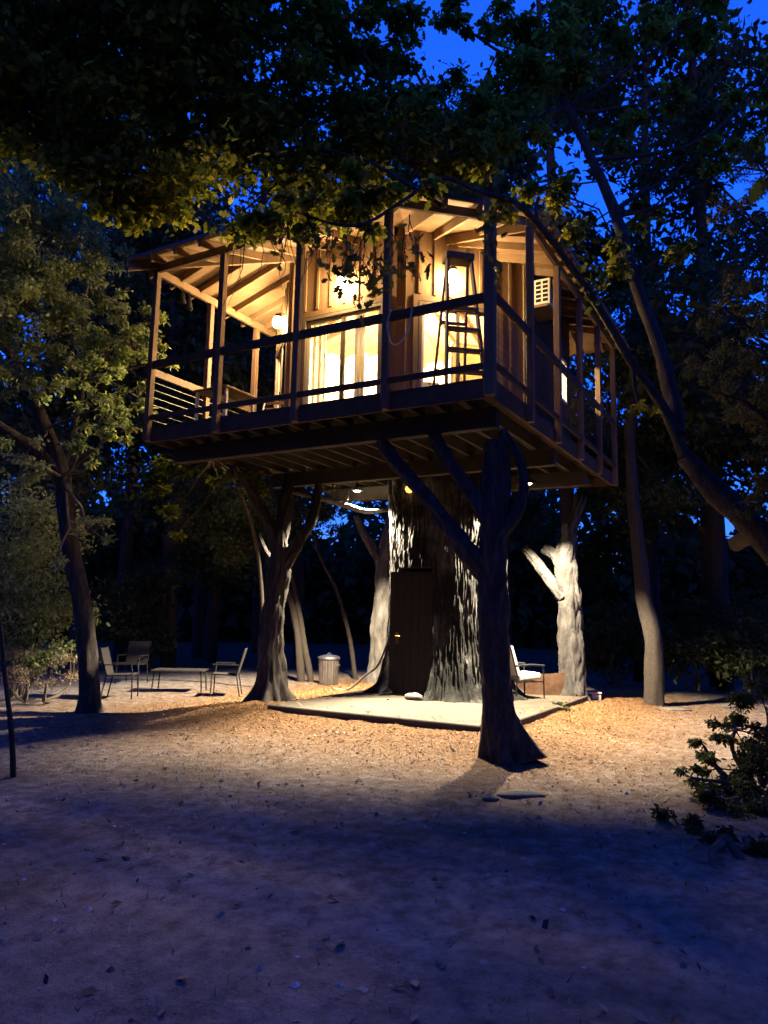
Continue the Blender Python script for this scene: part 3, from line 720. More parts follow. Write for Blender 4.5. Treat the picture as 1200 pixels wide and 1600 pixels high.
# ------------------------------------------------------------------ flood lamps under the deck
def flood(x, y, z, label, watt, tx, ty, ang):
    o = thing('flood_lamp', label, 'flood lamp', (x, y, z), math.atan2(ty-y, tx-x), 'flood lamps under the deck')
    MB().box(-0.09, 0.09, -0.11, 0.11, 0.02, 0.08).build('housing', M_BLACK, o, bevel=0.01)
    MB().box(-0.04, 0.04, -0.05, 0.05, 0.008, 0.0195).build('lens', M_FLOODL, o)
    MB().bar((0, 0, 0.08), (0, 0, 4.46-z), 0.04, 0.04, up=(1, 0, 0)).build('bracket', M_BLACK, o)
    l = bpy.data.lights.new('flood_light', 'SPOT'); l.energy = watt; l.color = (1.0, 0.83, 0.60); l.shadow_soft_size = 0.05
    l.spot_size = math.radians(ang); l.spot_blend = 0.35; l.energy = watt
    lo = bpy.data.objects.new('flood_light', l); COL.objects.link(lo); lo.location = (x, y, z-0.01)
    return o
flood(4.55, 1.05, 4.0, 'flood lamp under the deck to the right of the trunk tower', FLOOD_W*0.85, 3.0, 0.0, 121)
flood(4.05, 4.35, 4.0, 'flood lamp under the deck to the left of the trunk tower', FLOOD_W, 3.0, 4.1, 129)

# ------------------------------------------------------------------ leaves and crowns
OAK = np.array([(0, 0), (0.10, 0.05), (0.22, 0.22), (0.34, 0.13), (0.52, 0.32), (0.64, 0.16), (0.82, 0.22), (1.0, 0.0), (0.82, -0.22), (0.64, -0.16), (0.52, -0.32), (0.34, -0.13), (0.22, -0.22), (0.10, -0.05)])-np.array([0.0, 0])
OVAL = np.array([(0, 0), (0.35, 0.2), (0.75, 0.17), (1.0, 0.0), (0.75, -0.17), (0.35, -0.2)])
DIAM = np.array([(0, 0), (0.45, 0.26), (1.0, 0.0), (0.45, -0.26)])
SPRAY = np.array([(0, 0), (0.3, 0.10), (1.0, 0.0), (0.3, -0.10)])
def leaf_polys(C, size, shape, droop=0.35, var=0.5):
    """C (N,3) base points -> (N,k,3) leaf polygons, random heading, gently folded"""
    n = len(C); k = len(shape)
    th = RNG.uniform(0, 2*np.pi, n); el = RNG.normal(-droop, 0.55, n)
    u = np.stack([np.cos(th)*np.cos(el), np.sin(th)*np.cos(el), np.sin(el)], 1)
    rnd = RNG.normal(size=(n, 3)); rnd[:, 2] += 1.2
    v = np.cross(rnd, u); v /= np.linalg.norm(v, axis=1, keepdims=True)+1e-9
    w_ = np.cross(u, v); s = (size*(1+RNG.uniform(-var, var, n)))[:, None, None]
    fold = np.abs(shape[:, 1])*0.25
    curl = -0.18*shape[:, 0]**2
    return C[:, None, :]+s*(u[:, None, :]*shape[None, :, 0, None]+v[:, None, :]*shape[None, :, 1, None]+w_[:, None, :]*(fold+curl)[None, :, None])
def clump_points(blobs, n, sub=14, tight=0.30):
    """leaf positions gathered in sub-clumps inside the blobs (x,y,z,r[,weight][,squash])"""
    B = np.array([[b[0], b[1], b[2], b[3]] for b in blobs]); wgt = B[:, 3]**2.2; wgt /= wgt.sum()
    pts = []; subs = []
    for b, wt in zip(B, wgt):
        k = max(3, int(sub*b[3]**1.5)); d = RNG.normal(size=(k, 3)); d /= np.linalg.norm(d, axis=1, keepdims=True)
        r = b[3]*RNG.uniform(0.35, 1.0, (k, 1))**0.6
        sc = b[:3]+d*r*np.array([1, 1, 0.75]); subs.append(sc)
        m = int(n*wt)
        pick = RNG.integers(0, k, m)
        pts.append(sc[pick]+RNG.normal(size=(m, 3))*tight*min(b[3], 1.0)*np.array([1, 1, 0.6]))
    return np.concatenate(pts), subs
def wpath(p, q, sag=0.12, n=5):
    p, q = Vector(p), Vector(q); L_ = (q-p).length; out = []
    j = Vector((random.gauss(0, 1), random.gauss(0, 1), random.gauss(0, 0.6)))*L_*sag
    for i in range(n+1):
        t_ = i/n; out.append(p+(q-p)*t_+j*math.sin(math.pi*t_)+Vector((random.gauss(0, 1), random.gauss(0, 1), random.gauss(0, 1)))*L_*0.015*(0 < i < n))
    return out
def B(px, py, d, r):
    p = at(px, py, d); return (p.x, p.y, p.z, r)
def crown(name, parent, base, blobs, n, size, shape, m, twigmat, sub=14, tight=0.3, droop=0.35, feed=None, twigs=True):
    """crown mesh plus the limbs that carry it; feed = points the limbs start from"""
    C, subs = clump_points(blobs, n, sub, tight)
    inv = np.array(base)
    o = tag(polys_np(name, leaf_polys(C-inv, size, shape, droop), len(shape), m, parent), kind='stuff')
    if twigs:
        tw = MB()
        feed = feed or [Vector(base)]
        for b, sc in zip(blobs, subs):
            c = Vector(b[:3]); f = min(feed, key=lambda q: (q-c).length)
            tw.tube([v-Vector(base) for v in wpath(f, c, 0.1)], [0.035, 0.03, 0.025, 0.02, 0.016, 0.012], 6)
            for s_ in sc:
                tw.tube([v-Vector(base) for v in wpath(c, s_, 0.12, 3)], [0.011, 0.008, 0.006, 0.003], 4)
        tag(tw.build('branches', twigmat, parent), kind='stuff')
    return o
def rel(pts, base): return [Vector(p)-Vector(base) for p in pts]
def trunk(parent, base, runs, m, name='trunk', **k):
    """runs: list of (points, radii); the first carries the root flare; all one mesh"""
    mb = MB()
    for i, (pts, rad) in enumerate(runs):
        kk = dict(k)
        if i: kk['flare'] = None; kk['n'] = max(12, int(k.get('n', 30)*0.6))
        bark_tube(mb, rel(pts, base), rad, seed=random.uniform(0, 50), **kk)
    return mb.build(name, m, parent, True)

# --- trees that carry the deck
def tree_thing(label, p, cat='tree', name='oak_tree', group=None): return thing(name, label, cat, p, 0, group)
GS = 'trees that carry the deck'
b = atz(796, 1186, 0.0); b.z = gz(b.x, b.y)-0.05
T = tree_thing('dark support tree standing nearest, in front of the slab under the deck corner', b, 'tree', 'support_tree', GS)
trunk(T, b, [([b, at(781, 1120, 8.9), at(773, 1060, 8.95), at(771, 950, 9.0), at(770, 850, 9.05), at(774, 760, 9.1), at(775, 690, 9.15)], [0.22, 0.185, 0.17, 0.165, 0.175, 0.16, 0.14]),
             ([(0.50, 0.16, 2.05), (0.40, 0.55, 2.55), (0.42, 1.1, 3.2), (0.50, 1.62, 3.75), (0.5, 1.8, 4.0)], [0.13, 0.10, 0.09, 0.085, 0.08]),
             ([(0.50, 0.16, 2.75), (0.44, 0.42, 3.15), (0.46, 0.75, 3.6), (0.5, 1.0, 4.0)], [0.12, 0.09, 0.08, 0.075]),
             ([(0.50, 0.12, 2.6), (0.62, -0.10, 2.95), (0.72, -0.16, 3.3), (0.72, -0.08, 3.65), (0.62, 0.1, 4.0)], [0.09, 0.07, 0.06, 0.055, 0.05])],
      M_BARK, step=0.035, n=60, amp=0.032, fr=17, lump=0.045, flare=(0.7, 0.18, 4))
p0 = atz(425, 1096, 0.08); b = Vector((p0.x-0.05, p0.y, gz(p0.x, p0.y)-0.04)); dl = (b-CAM).dot(Hd)
T = tree_thing('forked support tree at the left corner of the slab, lit along one edge', b, 'tree', 'support_tree', GS)
f = at(436, 885, dl)
trunk(T, b, [([b, at(424, 1000, dl), at(430, 930, dl), f, at(444, 800, dl+0.1), at(452, 745, dl+0.25)], [0.25, 0.215, 0.185, 0.165, 0.13, 0.10]),
             ([at(436, 900, dl), at(462, 855, dl), at(490, 805, dl+0.1), at(500, 750, dl+0.3), at(512, 715, dl+0.5)], [0.13, 0.105, 0.09, 0.08, 0.07]),
             ([at(434, 850, dl), at(410, 800, dl), at(385, 755, dl-0.05), at(365, 728, dl-0.1)], [0.11, 0.09, 0.08, 0.075]),
             ([at(432, 890, dl+0.1), at(415, 862, dl+0.3), at(403, 835, dl+0.5)], [0.08, 0.06, 0.035])],
      M_BARK, step=0.035, n=60, amp=0.034, fr=15, lump=0.05, flare=(0.55, 0.22, 5))
p0 = atz(893, 1092, 0.12); b = Vector((p0.x, p0.y, gz(p0.x, p0.y)-0.05)); dl = (b-CAM).dot(Hd)
T = tree_thing('pale support tree with stubby cut limbs at the right edge of the slab', b, 'tree', 'support_tree', GS)
trunk(T, b, [([b, at(893, 1020, dl), at(890, 950, dl), at(884, 885, dl), at(893, 830, dl), at(908, 775, dl+0.1)], [0.26, 0.235, 0.22, 0.19, 0.12, 0.10]),
             ([at(882, 935, dl), at(858, 905, dl+0.15), at(832, 870, dl+0.4), at(820, 855, dl+0.5)], [0.14, 0.105, 0.095, 0.085]),
             ([at(882, 890, dl), at(868, 868, dl+0.15), at(851, 855, dl+0.3)], [0.13, 0.105, 0.095]),
             ([at(886, 860, dl), at(884, 838, dl-0.1), at(882, 818, dl-0.15)], [0.10, 0.07, 0.05])],
      M_BARKR, step=0.035, n=60, amp=0.034, fr=14, lump=0.06, flare=(0.5, 0.12, 6))
p0 = atz(596, 1064, 0.1); b = Vector((p0.x, p0.y, -0.05)); dl = (b-CAM).dot(Hd)
T = tree_thing('pale support tree standing behind the left side of the trunk tower', b, 'tree', 'support_tree', GS)
trunk(T, b, [([b, at(596, 1000, dl), at(601, 930, dl), at(603, 880, dl), at(612, 820, dl), at(618, 770, dl)], [0.30, 0.26, 0.25, 0.22, 0.14, 0.10]),
             ([at(602, 905, dl), at(590, 870, dl), at(572, 840, dl), at(556, 805, dl)], [0.15, 0.11, 0.09, 0.075])],
      M_BARKP, step=0.045, n=52, amp=0.038, fr=13, lump=0.06, flare=(0.6, 0.16, 5))

# horizontal pale limb below the deck
pts = [at(455, 768, 13.2), at(500, 778, 13.5), at(540, 790, 13.9), at(575, 799, 14.3), at(618, 794, 14.9)]
mb = MB(); c0 = pts[2]
bark_tube(mb, rel(pts, c0), [0.045, 0.055, 0.055, 0.05, 0.045], 0.05, 16, 0.012, 16, 0.02)
lb = tag(link('driftwood_limb', mb.mesh('driftwood_limb', True), M_BARKP), 'pale crooked bare limb slung level beneath the deck, left of the tower', 'limb'); lb.location = c0
for (pa, pb) in (((518, 783, 13.7), (520, 757, 13.7)), ((540, 789, 13.9), (542, 762, 13.9))):
    P_, R_ = spline(rel([at(*pa), at((pa[0]+pb[0])/2+2, (pa[1]+pb[1])/2, pa[2]), at(*pb)], c0), [0.025, 0.022, 0.02], 0.05)
    MB().tube(P_, R_, 8).build('upright_stub', M_BARKP, lb, True)

# --- left tree beside the lawn
b = atz(140, 1110, 0.0); b.z = -0.06; dl = (b-CAM).dot(Hd)
T = tree_thing('tall dark trunked live oak on the left of the lawn', b, 'tree', 'live_oak')
fork = at(98, 745, dl)
trunk(T, b, [([b, at(137, 1020, dl), at(126, 930, dl), at(108, 840, dl), fork, at(80, 690, dl-0.1), at(52, 625, dl-0.2), at(20, 560, dl-0.3), at(-5, 500, dl-0.4), at(10, 430, dl-0.4), at(22, 340, dl-0.5), at(5, 250, dl-0.5)], [0.17, 0.15, 0.145, 0.14, 0.135, 0.11, 0.10, 0.09, 0.085, 0.08, 0.075, 0.06]),
             ([at(97, 740, dl), at(60, 705, dl-0.2), at(20, 680, dl-0.4), at(-40, 640, dl-0.6)], [0.11, 0.10, 0.09, 0.08]),
             ([at(98, 735, dl), at(115, 670, dl+0.2), at(130, 590, dl+0.3), at(124, 500, dl+0.4), at(140, 430, dl+0.4)], [0.06, 0.05, 0.042, 0.035, 0.025])],
      M_BARK, step=0.08, n=26, amp=0.018, fr=10, lump=0.02, flare=(0.4, 0.06, 4))
bl = [B(30, 470, 10.6, 0.85), B(120, 500, 11.2, 0.75), B(205, 540, 11.6, 0.55), B(70, 380, 10.8, 0.85), B(140, 395, 11.4, 0.65), B(150, 640, 11.5, 0.55), B(195, 670, 11.6, 0.40), B(60, 300, 10.4, 0.8), B(20, 590, 10.9, 0.6),
      B(90, 570, 11.0, 0.6), B(235, 505, 11.7, 0.38), B(20, 360, 10.4, 0.8), B(120, 320, 11.2, 0.5), B(30, 720, 10.6, 0.5), B(125, 690, 11.4, 0.35), B(145, 830, 11.6, 0.35), B(170, 560, 11.4, 0.5), B(-60, 500, 10.2, 1.2), B(-80, 350, 10, 1.3), B(90, 880, 11.4, 0.22), B(245, 560, 11.7, 0.3), B(215, 620, 11.6, 0.35), B(180, 470, 11.5, 0.4), B(100, 250, 10.8, 0.5), B(150, 715, 11.5, 0.25)]
crown('crown', T, b, bl, 34000, 0.075, OVAL, M_LLIVE, M_GREYTWIG, 30, 0.115, feed=[at(80, 690, dl), at(20, 560, dl-0.3), at(10, 430, dl-0.4), at(130, 590, dl+0.3), at(124, 500, dl+0.4), at(22, 340, dl-0.5), at(98, 745, dl), at(-40, 640, dl-0.6)])

# --- canopy oak reaching in from the upper left
b = Vector(at(-330, 1080, 8.2)); b.z = -0.06
T = tree_thing('broad oak whose dark canopy spreads over the top left of the roof', b, 'tree', 'canopy_oak')
lt = at(-260, 300, 8.0)
runs = [([b, at(-310, 800, 8.2), at(-280, 500, 8.1), lt], [0.30, 0.26, 0.22, 0.2]),
        ([lt, at(-80, 190, 8.0), at(120, 150, 8.1), at(320, 165, 8.3), at(480, 210, 8.6)], [0.15, 0.11, 0.085, 0.06, 0.03]),
        ([lt, at(-120, 60, 7.6), at(60, 20, 7.5), at(260, 30, 7.6), at(460, 60, 7.8)], [0.15, 0.11, 0.085, 0.06, 0.03])]
trunk(T, b, runs, M_BARK, step=0.12, n=22, amp=0.015, fr=9, lump=0.02)
bl = [B(60, 120, 7.8, 0.8), B(180, 190, 8.0, 0.75), B(300, 110, 8.0, 0.8), B(330, 230, 8.3, 0.7), B(440, 250, 8.6, 0.7), B(420, 130, 8.2, 0.75), B(210, 60, 7.6, 0.8), B(520, 170, 8.6, 0.7), B(80, 30, 7.4, 0.8), B(240, 280, 8.4, 0.55), B(150, 285, 8.2, 0.5), B(380, 330, 8.7, 0.42),
      B(500, 310, 8.7, 0.5), B(360, 30, 7.8, 0.7), B(40, 220, 8.0, 0.6), B(490, 50, 8.0, 0.55), B(-60, 90, 7.6, 1.0), B(180, 270, 8.2, 0.5), B(215, 345, 8.5, 0.35), B(610, 20, 8.2, 0.4), B(570, 100, 8.3, 0.4), B(300, -60, 7.4, 1.2), B(80, -80, 7.2, 1.2), B(560, 260, 8.8, 0.5)]
crown('crown', T, b, bl, 34000, 0.115, OAK, M_LOAK, M_TWIG, 22, 0.24, feed=[Vector(p) for r_ in runs[1:] for p in r_[0][1:]])

# --- big oak on the right with limbs over the front of the house
b = atz(1200, 1150, 0.0); b.z = -0.06; dl = (b-CAM).dot(Hd)
T = tree_thing('big dark oak on the right whose limb arches over the deck corner', b, 'tree', 'overhanging_oak')
A = [at(1070, 712, 9.0), at(1035, 635, 9.0), at(990, 570, 8.9), at(935, 480, 8.7), at(880, 400, 8.4), at(838, 348, 8.1), at(800, 314, 7.8), at(745, 300, 7.6), at(690, 278, 7.5), at(632, 312, 7.5), at(560, 352, 7.4), at(480, 337, 7.4), at(415, 300, 7.4)]
Bm = [at(1060, 680, 9.0), at(1035, 560, 9.3), at(992, 440, 9.5), at(960, 330, 9.6), at(925, 250, 9.6), at(888, 170, 9.5), at(840, 100, 9.4)]
C3 = [at(690, 322, 7.6), at(640, 290, 7.5), at(580, 255, 7.4), at(500, 230, 7.2)]
D4 = [at(888, 170, 9.5), at(800, 190, 9.0), at(720, 230, 8.6), at(650, 260, 8.4)]
b = Vector(at(1320, 1150, 8.8)); b.z = -0.06; T.location = b
runs = [([b, at(1290, 1000, 8.8), at(1210, 860, 8.9), at(1120, 770, 9.0), A[0]], [0.22, 0.18, 0.16, 0.14, 0.11]),
        (A, [0.085, 0.062, 0.055, 0.048, 0.043, 0.037, 0.03, 0.026, 0.022, 0.019, 0.016, 0.013, 0.01]),
        (Bm, [0.10, 0.09, 0.08, 0.075, 0.065, 0.055, 0.04]),
        ([at(1150, 850, dl), at(1260, 780, 8.6), Vector((0.2, -4.5, 4.8)), Vector((-2, -5.2, 5.6))], [0.12, 0.11, 0.09, 0.05]), (C3, [0.03, 0.025, 0.02, 0.012]), (D4, [0.05, 0.04, 0.03, 0.02])]
trunk(T, b, runs, M_BARK, step=0.07, n=24, amp=0.016, fr=11, lump=0.02)
bl = [B(700, 200, 8.6, 0.65), B(620, 240, 8.4, 0.6), B(560, 330, 7.6, 0.36), B(640, 300, 7.6, 0.32), B(480, 330, 7.4, 0.32), B(560, 290, 7.5, 0.4), B(760, 240, 8.6, 0.5), B(800, 150, 9.0, 0.6), B(880, 100, 9.4, 0.6), B(600, 170, 8.3, 0.4),
      B(850, 290, 8.6, 0.35), B(900, 370, 8.7, 0.28), B(960, 400, 9.0, 0.30), B(790, 320, 7.9, 0.22), B(820, 220, 9.0, 0.4), B(420, 350, 7.4, 0.28), B(920, 440, 8.7, 0.18), B(1060, 390, 9.2, 0.25), B(860, 40, 9.3, 0.6), B(960, 200, 9.6, 0.4), B(620, 60, 8.4, 0.5), B(1000, 640, 8.9, 0.14), B(540, 60, 8.2, 0.4), B(745, 55, 8.8, 0.2), B(690, 15, 8.6, 0.3), B(800, 30, 9.0, 0.35), B(690, 120, 8.6, 0.25), B(930, 20, 9.5, 0.4), B(1160, 230, 9.8, 0.3), B(1000, 60, 9.6, 0.45), B(1100, 20, 9.6, 0.5), B(1190, 120, 9.6, 0.4), B(1060, 150, 9.8, 0.3), B(1020, 330, 9.7, 0.3), B(1100, 250, 9.8, 0.3)]
feed = A[2:]+Bm[2:]+C3+D4
crown('crown', T, b, bl, 16500, 0.105, OAK, M_LOAK, M_TWIG, 20, 0.17, feed=feed)
bl2 = [(random.uniform(-4.5, 0.0), random.uniform(-6.2, -3.9), random.uniform(4.6, 7.6), random.uniform(0.9, 1.3)) for _ in range(26)]  # unseen extra crown, added out of view to shade the right foreground
def outside(q):
    v = Vector(q[:3])-CAM; return v.dot(Fw) < 0 or v.dot(Rt)/max(v.dot(Fw), 0.01) > 0.53+(q[3]+0.5)/max(v.dot(Fw), 0.5)
bl2 = [q for q in bl2 if outside(q)]
crown('crown', T, b, bl2, 15000, 0.14, OAK, M_LOAK, M_TWIG, 16, 0.3, feed=[Vector((0.2, -4.5, 4.8)), Vector((-2, -5.2, 5.6))])  # the added unseen crown that shades the right foreground
# hanging sprays in front of the lit doors: twigs with single leaves
sprays = [((590, 350, 7.5), (575, 440, 7.45), 0.26), ((600, 350, 7.5), (625, 425, 7.5), 0.20), ((545, 352, 7.4), (545, 425, 7.4), 0.22), ((560, 400, 7.45), (572, 478, 7.45), 0.16), ((520, 352, 7.4), (515, 400, 7.4), 0.18),
          ((450, 330, 7.4), (425, 380, 7.4), 0.22), ((640, 335, 7.55), (655, 410, 7.5), 0.16), ((610, 380, 7.5), (605, 455, 7.5), 0.16), ((770, 318, 7.8), (765, 365, 7.8), 0.14), ((880, 400, 8.4), (905, 385, 8.5), 0.22),
          ((935, 480, 8.7), (925, 455, 8.6), 0.16), ((790, 330, 7.9), (795, 455, 7.85), 0.10), ((420, 310, 7.4), (390, 345, 7.4), 0.26), ((500, 345, 7.4), (480, 375, 7.4), 0.18), ((850, 360, 8.2), (868, 335, 8.3), 0.2), ((560, 440, 7.45), (520, 425, 7.45), 0.14)]
tw = MB(); spots = []
for pa, pb, rr in sprays:
    p, q = at(*pa), at(*pb); P_ = wpath(p, q, 0.1, 6); tw.tube(rel(P_, b), [0.007, 0.006, 0.006, 0.005, 0.004, 0.003, 0.002], 5)
    for k in range(int(90*rr)+5):
        c = P_[random.randint(3, 6)]+Vector((random.gauss(0, rr*0.5), random.gauss(0, rr*0.5), random.gauss(0, rr*0.45)))
        tw.tube(rel([P_[random.randint(2, 5)], c], b), [0.0025, 0.0015], 3, False); spots.append(c)
for k in range(26):       # bare drooping twigs left of the door
    x0 = random.uniform(330, 640); p = at(x0, random.uniform(335, 370), random.uniform(7.3, 7.6)); q = p+Vector((random.gauss(0, 0.16), random.gauss(0, 0.16), -random.uniform(0.3, 0.95)))
    P_ = wpath(p, q, 0.12, 6); tw.tube(rel(P_, b), [0.006, 0.0055, 0.005, 0.0045, 0.004, 0.003, 0.002], 4)
tag(tw.build('hanging_twigs', M_TWIG, T), kind='stuff')
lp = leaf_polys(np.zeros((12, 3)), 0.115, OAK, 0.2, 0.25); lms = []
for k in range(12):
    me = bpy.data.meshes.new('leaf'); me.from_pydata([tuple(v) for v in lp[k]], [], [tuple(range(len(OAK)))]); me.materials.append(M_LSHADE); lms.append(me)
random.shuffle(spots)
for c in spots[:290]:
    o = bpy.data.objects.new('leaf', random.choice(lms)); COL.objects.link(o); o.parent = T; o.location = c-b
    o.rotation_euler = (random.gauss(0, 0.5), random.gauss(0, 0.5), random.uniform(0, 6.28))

# --- cedar at the right edge
b = Vector(at(1290, 1150, 8.6)); b.z = -0.05
T = tree_thing('brownish green cedar drooping at the right edge of the picture', b, 'tree', 'cedar_tree')
tp = at(1290, -60, 8.6)
trunk(T, b, [([b, at(1285, 700, 8.6), at(1280, 300, 8.6), tp], [0.2, 0.16, 0.11, 0.04])], M_BARK, step=0.12, n=16, amp=0.012)
bl = [B(1150, 330, 8.4, 0.38), B(1180, 420, 8.4, 0.45), B(1130, 480, 8.3, 0.32), B(1190, 540, 8.4, 0.42), B(1130, 575, 8.3, 0.42), B(1180, 640, 8.4, 0.4), B(1100, 600, 8.2, 0.22), B(1200, 270, 8.5, 0.5), B(1240, 480, 8.5, 0.6), B(1240, 620, 8.5, 0.6), B(1220, 760, 8.5, 0.4), B(1180, 790, 8.5, 0.25), B(1260, 200, 8.5, 0.6), B(1200, 700, 8.4, 0.3)]
crown('crown', T, b, bl, 16000, 0.075, SPRAY, M_LCEDAR, M_TWIG, 40, 0.11, 0.5, feed=[at(1285, y_, 8.6) for y_ in (250, 400, 550, 700)])

# --- trunks standing behind and the small trees round the yard
def simple_tree(name, label, b, runs, blobs, nleaf, size, shape, lm, bm, sub=14, tight=0.3, group=None, **k):
    T = tree_thing(label, b, 'tree', name, group)
    trunk(T, b, runs, bm, step=k.get('step', 0.12), n=k.get('n', 14), amp=0.012, fr=9, lump=0.03)
    if blobs: crown('crown', T, b, blobs, nleaf, size, shape, lm, bm, sub, tight, feed=[Vector(p) for r_ in runs for p in r_[0][len(r_[0])//2:]])
    return T
b = Vector(at(1022, 1090, 14.6)); b.z = gz(b.x, b.y)-0.06
simple_tree('yard_tree', 'slender background tree right of the slab with only its foot lit', b, [([b, at(1020, 1000, 14.6), at(1005, 930, 14.7), at(995, 840, 14.8), at(985, 700, 15.0), at(990, 560, 15.2)], [0.19, 0.17, 0.15, 0.13, 0.11, 0.08])],
            [B(1000, 520, 15.4, 1.3), B(1060, 640, 15.4, 1.1), B(960, 640, 15.6, 0.9), B(1050, 760, 15.4, 0.8)], 8000, 0.11, OVAL, M_LDARK, M_TWIG, 14, 0.3, step=0.08, n=24)
b = Vector(at(471, 1064, 18.0)); b.z = -0.05
simple_tree('twin_stem_tree', 'small tree with two close brown stems beside the trash can', b, [([b, at(466, 1000, 18), at(455, 940, 18), at(430, 870, 18), at(410, 800, 18)], [0.10, 0.09, 0.08, 0.06, 0.04]), ([b+Vector((0.12, -0.2, 0)), at(476, 1010, 18), at(466, 950, 18), at(450, 880, 18.2)], [0.08, 0.075, 0.065, 0.05])],
            [B(380, 790, 17.5, 0.9), B(330, 800, 17.5, 0.8), B(420, 830, 17.8, 0.7), B(300, 760, 17.2, 0.6), B(360, 850, 17.6, 0.6)], 9000, 0.085, OVAL, M_LDARK, M_TWIG, 18, 0.25)
b = Vector(at(556, 1062, 19.0)); b.z = -0.05
simple_tree('leaning_sapling', 'thin leaning sapling between the trash can and the tower', b, [([b, at(545, 990, 19), at(525, 920, 19), at(500, 870, 19), at(480, 800, 19)], [0.06, 0.055, 0.05, 0.04, 0.03])], [B(480, 780, 19, 0.8), B(520, 810, 19.2, 0.6)], 3500, 0.09, OVAL, M_LDARK, M_TWIG, 16, 0.25)
# vine-leaved tree whose bright leaves show under the left end of the deck
b = Vector(at(412, 1060, 16.5)); b.z = -0.05
simple_tree('vine_tree', 'leafy tree with bright green drooping sprays under the left end of the deck', b, [([b, at(410, 950, 16), at(400, 850, 15), at(370, 760, 14), at(330, 715, 13.2)], [0.05, 0.045, 0.04, 0.03, 0.02])],
            [B(262, 730, 13.2, 0.32), B(300, 725, 13.2, 0.30), B(250, 765, 13.2, 0.28), B(262, 800, 13.2, 0.22), B(340, 745, 13.2, 0.25), B(240, 735, 13.2, 0.2), B(275, 835, 13.3, 0.12), B(385, 745, 13.2, 0.22), B(400, 765, 13.3, 0.2)], 2600, 0.115, OVAL, M_LBRIGHT, M_TWIG, 50, 0.14)
# sapling stake at the left edge
b = atz(22, 1212, 0.0); b.z = gz(b.x, b.y)-0.04; dl = (b-CAM).dot(Hd)
simple_tree('bare_sapling', 'bare crooked sapling stem at the left edge of the lawn', b, [([b, at(18, 1140, dl), at(8, 1060, dl), at(2, 990, dl), at(-12, 880, dl)], [0.03, 0.026, 0.022, 0.018, 0.012])], [], 0, 0, None, None, M_TWIG, n=10)

# shrubs
def shrub(label, px, py, d, blobs, n, size, shape, lm, name='shrub', group=None, tight=0.25, sub=20):
    b = Vector(at(px, py, d)); b.z = gz(b.x, b.y)-0.03
    T = thing(name, label, 'shrub', b, 0, group)
    crown('foliage', T, b, blobs, n, size, shape, lm, M_GREYTWIG, sub, tight, feed=[b+Vector((random.gauss(0, 0.1), random.gauss(0, 0.1), 0.1)) for _ in range(5)])
    return T
GB = 'bushes at the wood edge'
shrub('tall dull green bush at the left edge behind the live oak', 30, 1070, 13.5, [B(20, 830, 13.2, 1.0), B(60, 920, 13.2, 0.9), B(10, 960, 13, 0.8), B(90, 960, 13.6, 0.6), B(50, 1010, 13.4, 0.6), B(-30, 880, 13, 1.0)], 14000, 0.085, OVAL, M_LLIVE, group=GB)
shrub('low dry brush heaped left of the dark live oak trunk', 60, 1085, 12.8, [B(30, 1040, 12.8, 0.4), B(80, 1050, 12.9, 0.35), B(110, 1030, 13.4, 0.4), B(10, 1060, 12.5, 0.35)], 5000, 0.05, SPRAY, M_DRYGRASS, group=GB, tight=0.2)
shrub('faint bluish bush behind the patio chairs', 215, 1050, 20, [B(210, 930, 20, 0.9), B(250, 905, 20.3, 0.6), B(200, 970, 20, 0.8), B(230, 1000, 20, 0.7)], 6000, 0.12, OVAL, M_LDARK, group=GB)
shrub('dark rambling shrub in the right foreground against the lit ground', 1165, 1215, 7.6, [B(1150, 1140, 7.8, 0.26), B(1185, 1170, 7.6, 0.3), B(1120, 1200, 7.5, 0.2), B(1170, 1240, 7.2, 0.32), B(1100, 1165, 7.9, 0.16), B(1190, 1090, 8.0, 0.3), B(1130, 1250, 7.0, 0.26), B(1200, 1290, 6.6, 0.35), B(1080, 1215, 7.3, 0.16), B(1230, 1190, 7.4, 0.4)], 17000, 0.042, OVAL, M_LDARK, tight=0.14, sub=70, group='foreground shrubs')
shrub('low dark shrub in the shade at the right foreground corner', 1160, 1380, 5.6, [B(1140, 1330, 5.8, 0.25), B(1190, 1360, 5.5, 0.3), B(1100, 1370, 5.7, 0.2), B(1210, 1420, 5.2, 0.3), B(1060, 1290, 6.4, 0.22), B(1150, 1450, 5.0, 0.2), B(1230, 1340, 5.6, 0.4), B(1090, 1320, 6.0, 0.2)], 12000, 0.042, OVAL, M_LDARK, tight=0.14, sub=40, group='foreground shrubs')
shrub('small dark weed at the foot of the pale right support tree', 868, 1112, 12.6, [B(868, 1098, 12.6, 0.14), B(880, 1108, 12.5, 0.11), B(858, 1105, 12.6, 0.09)], 420, 0.06, OVAL, M_LDARK, name='weed', tight=0.12, sub=60)

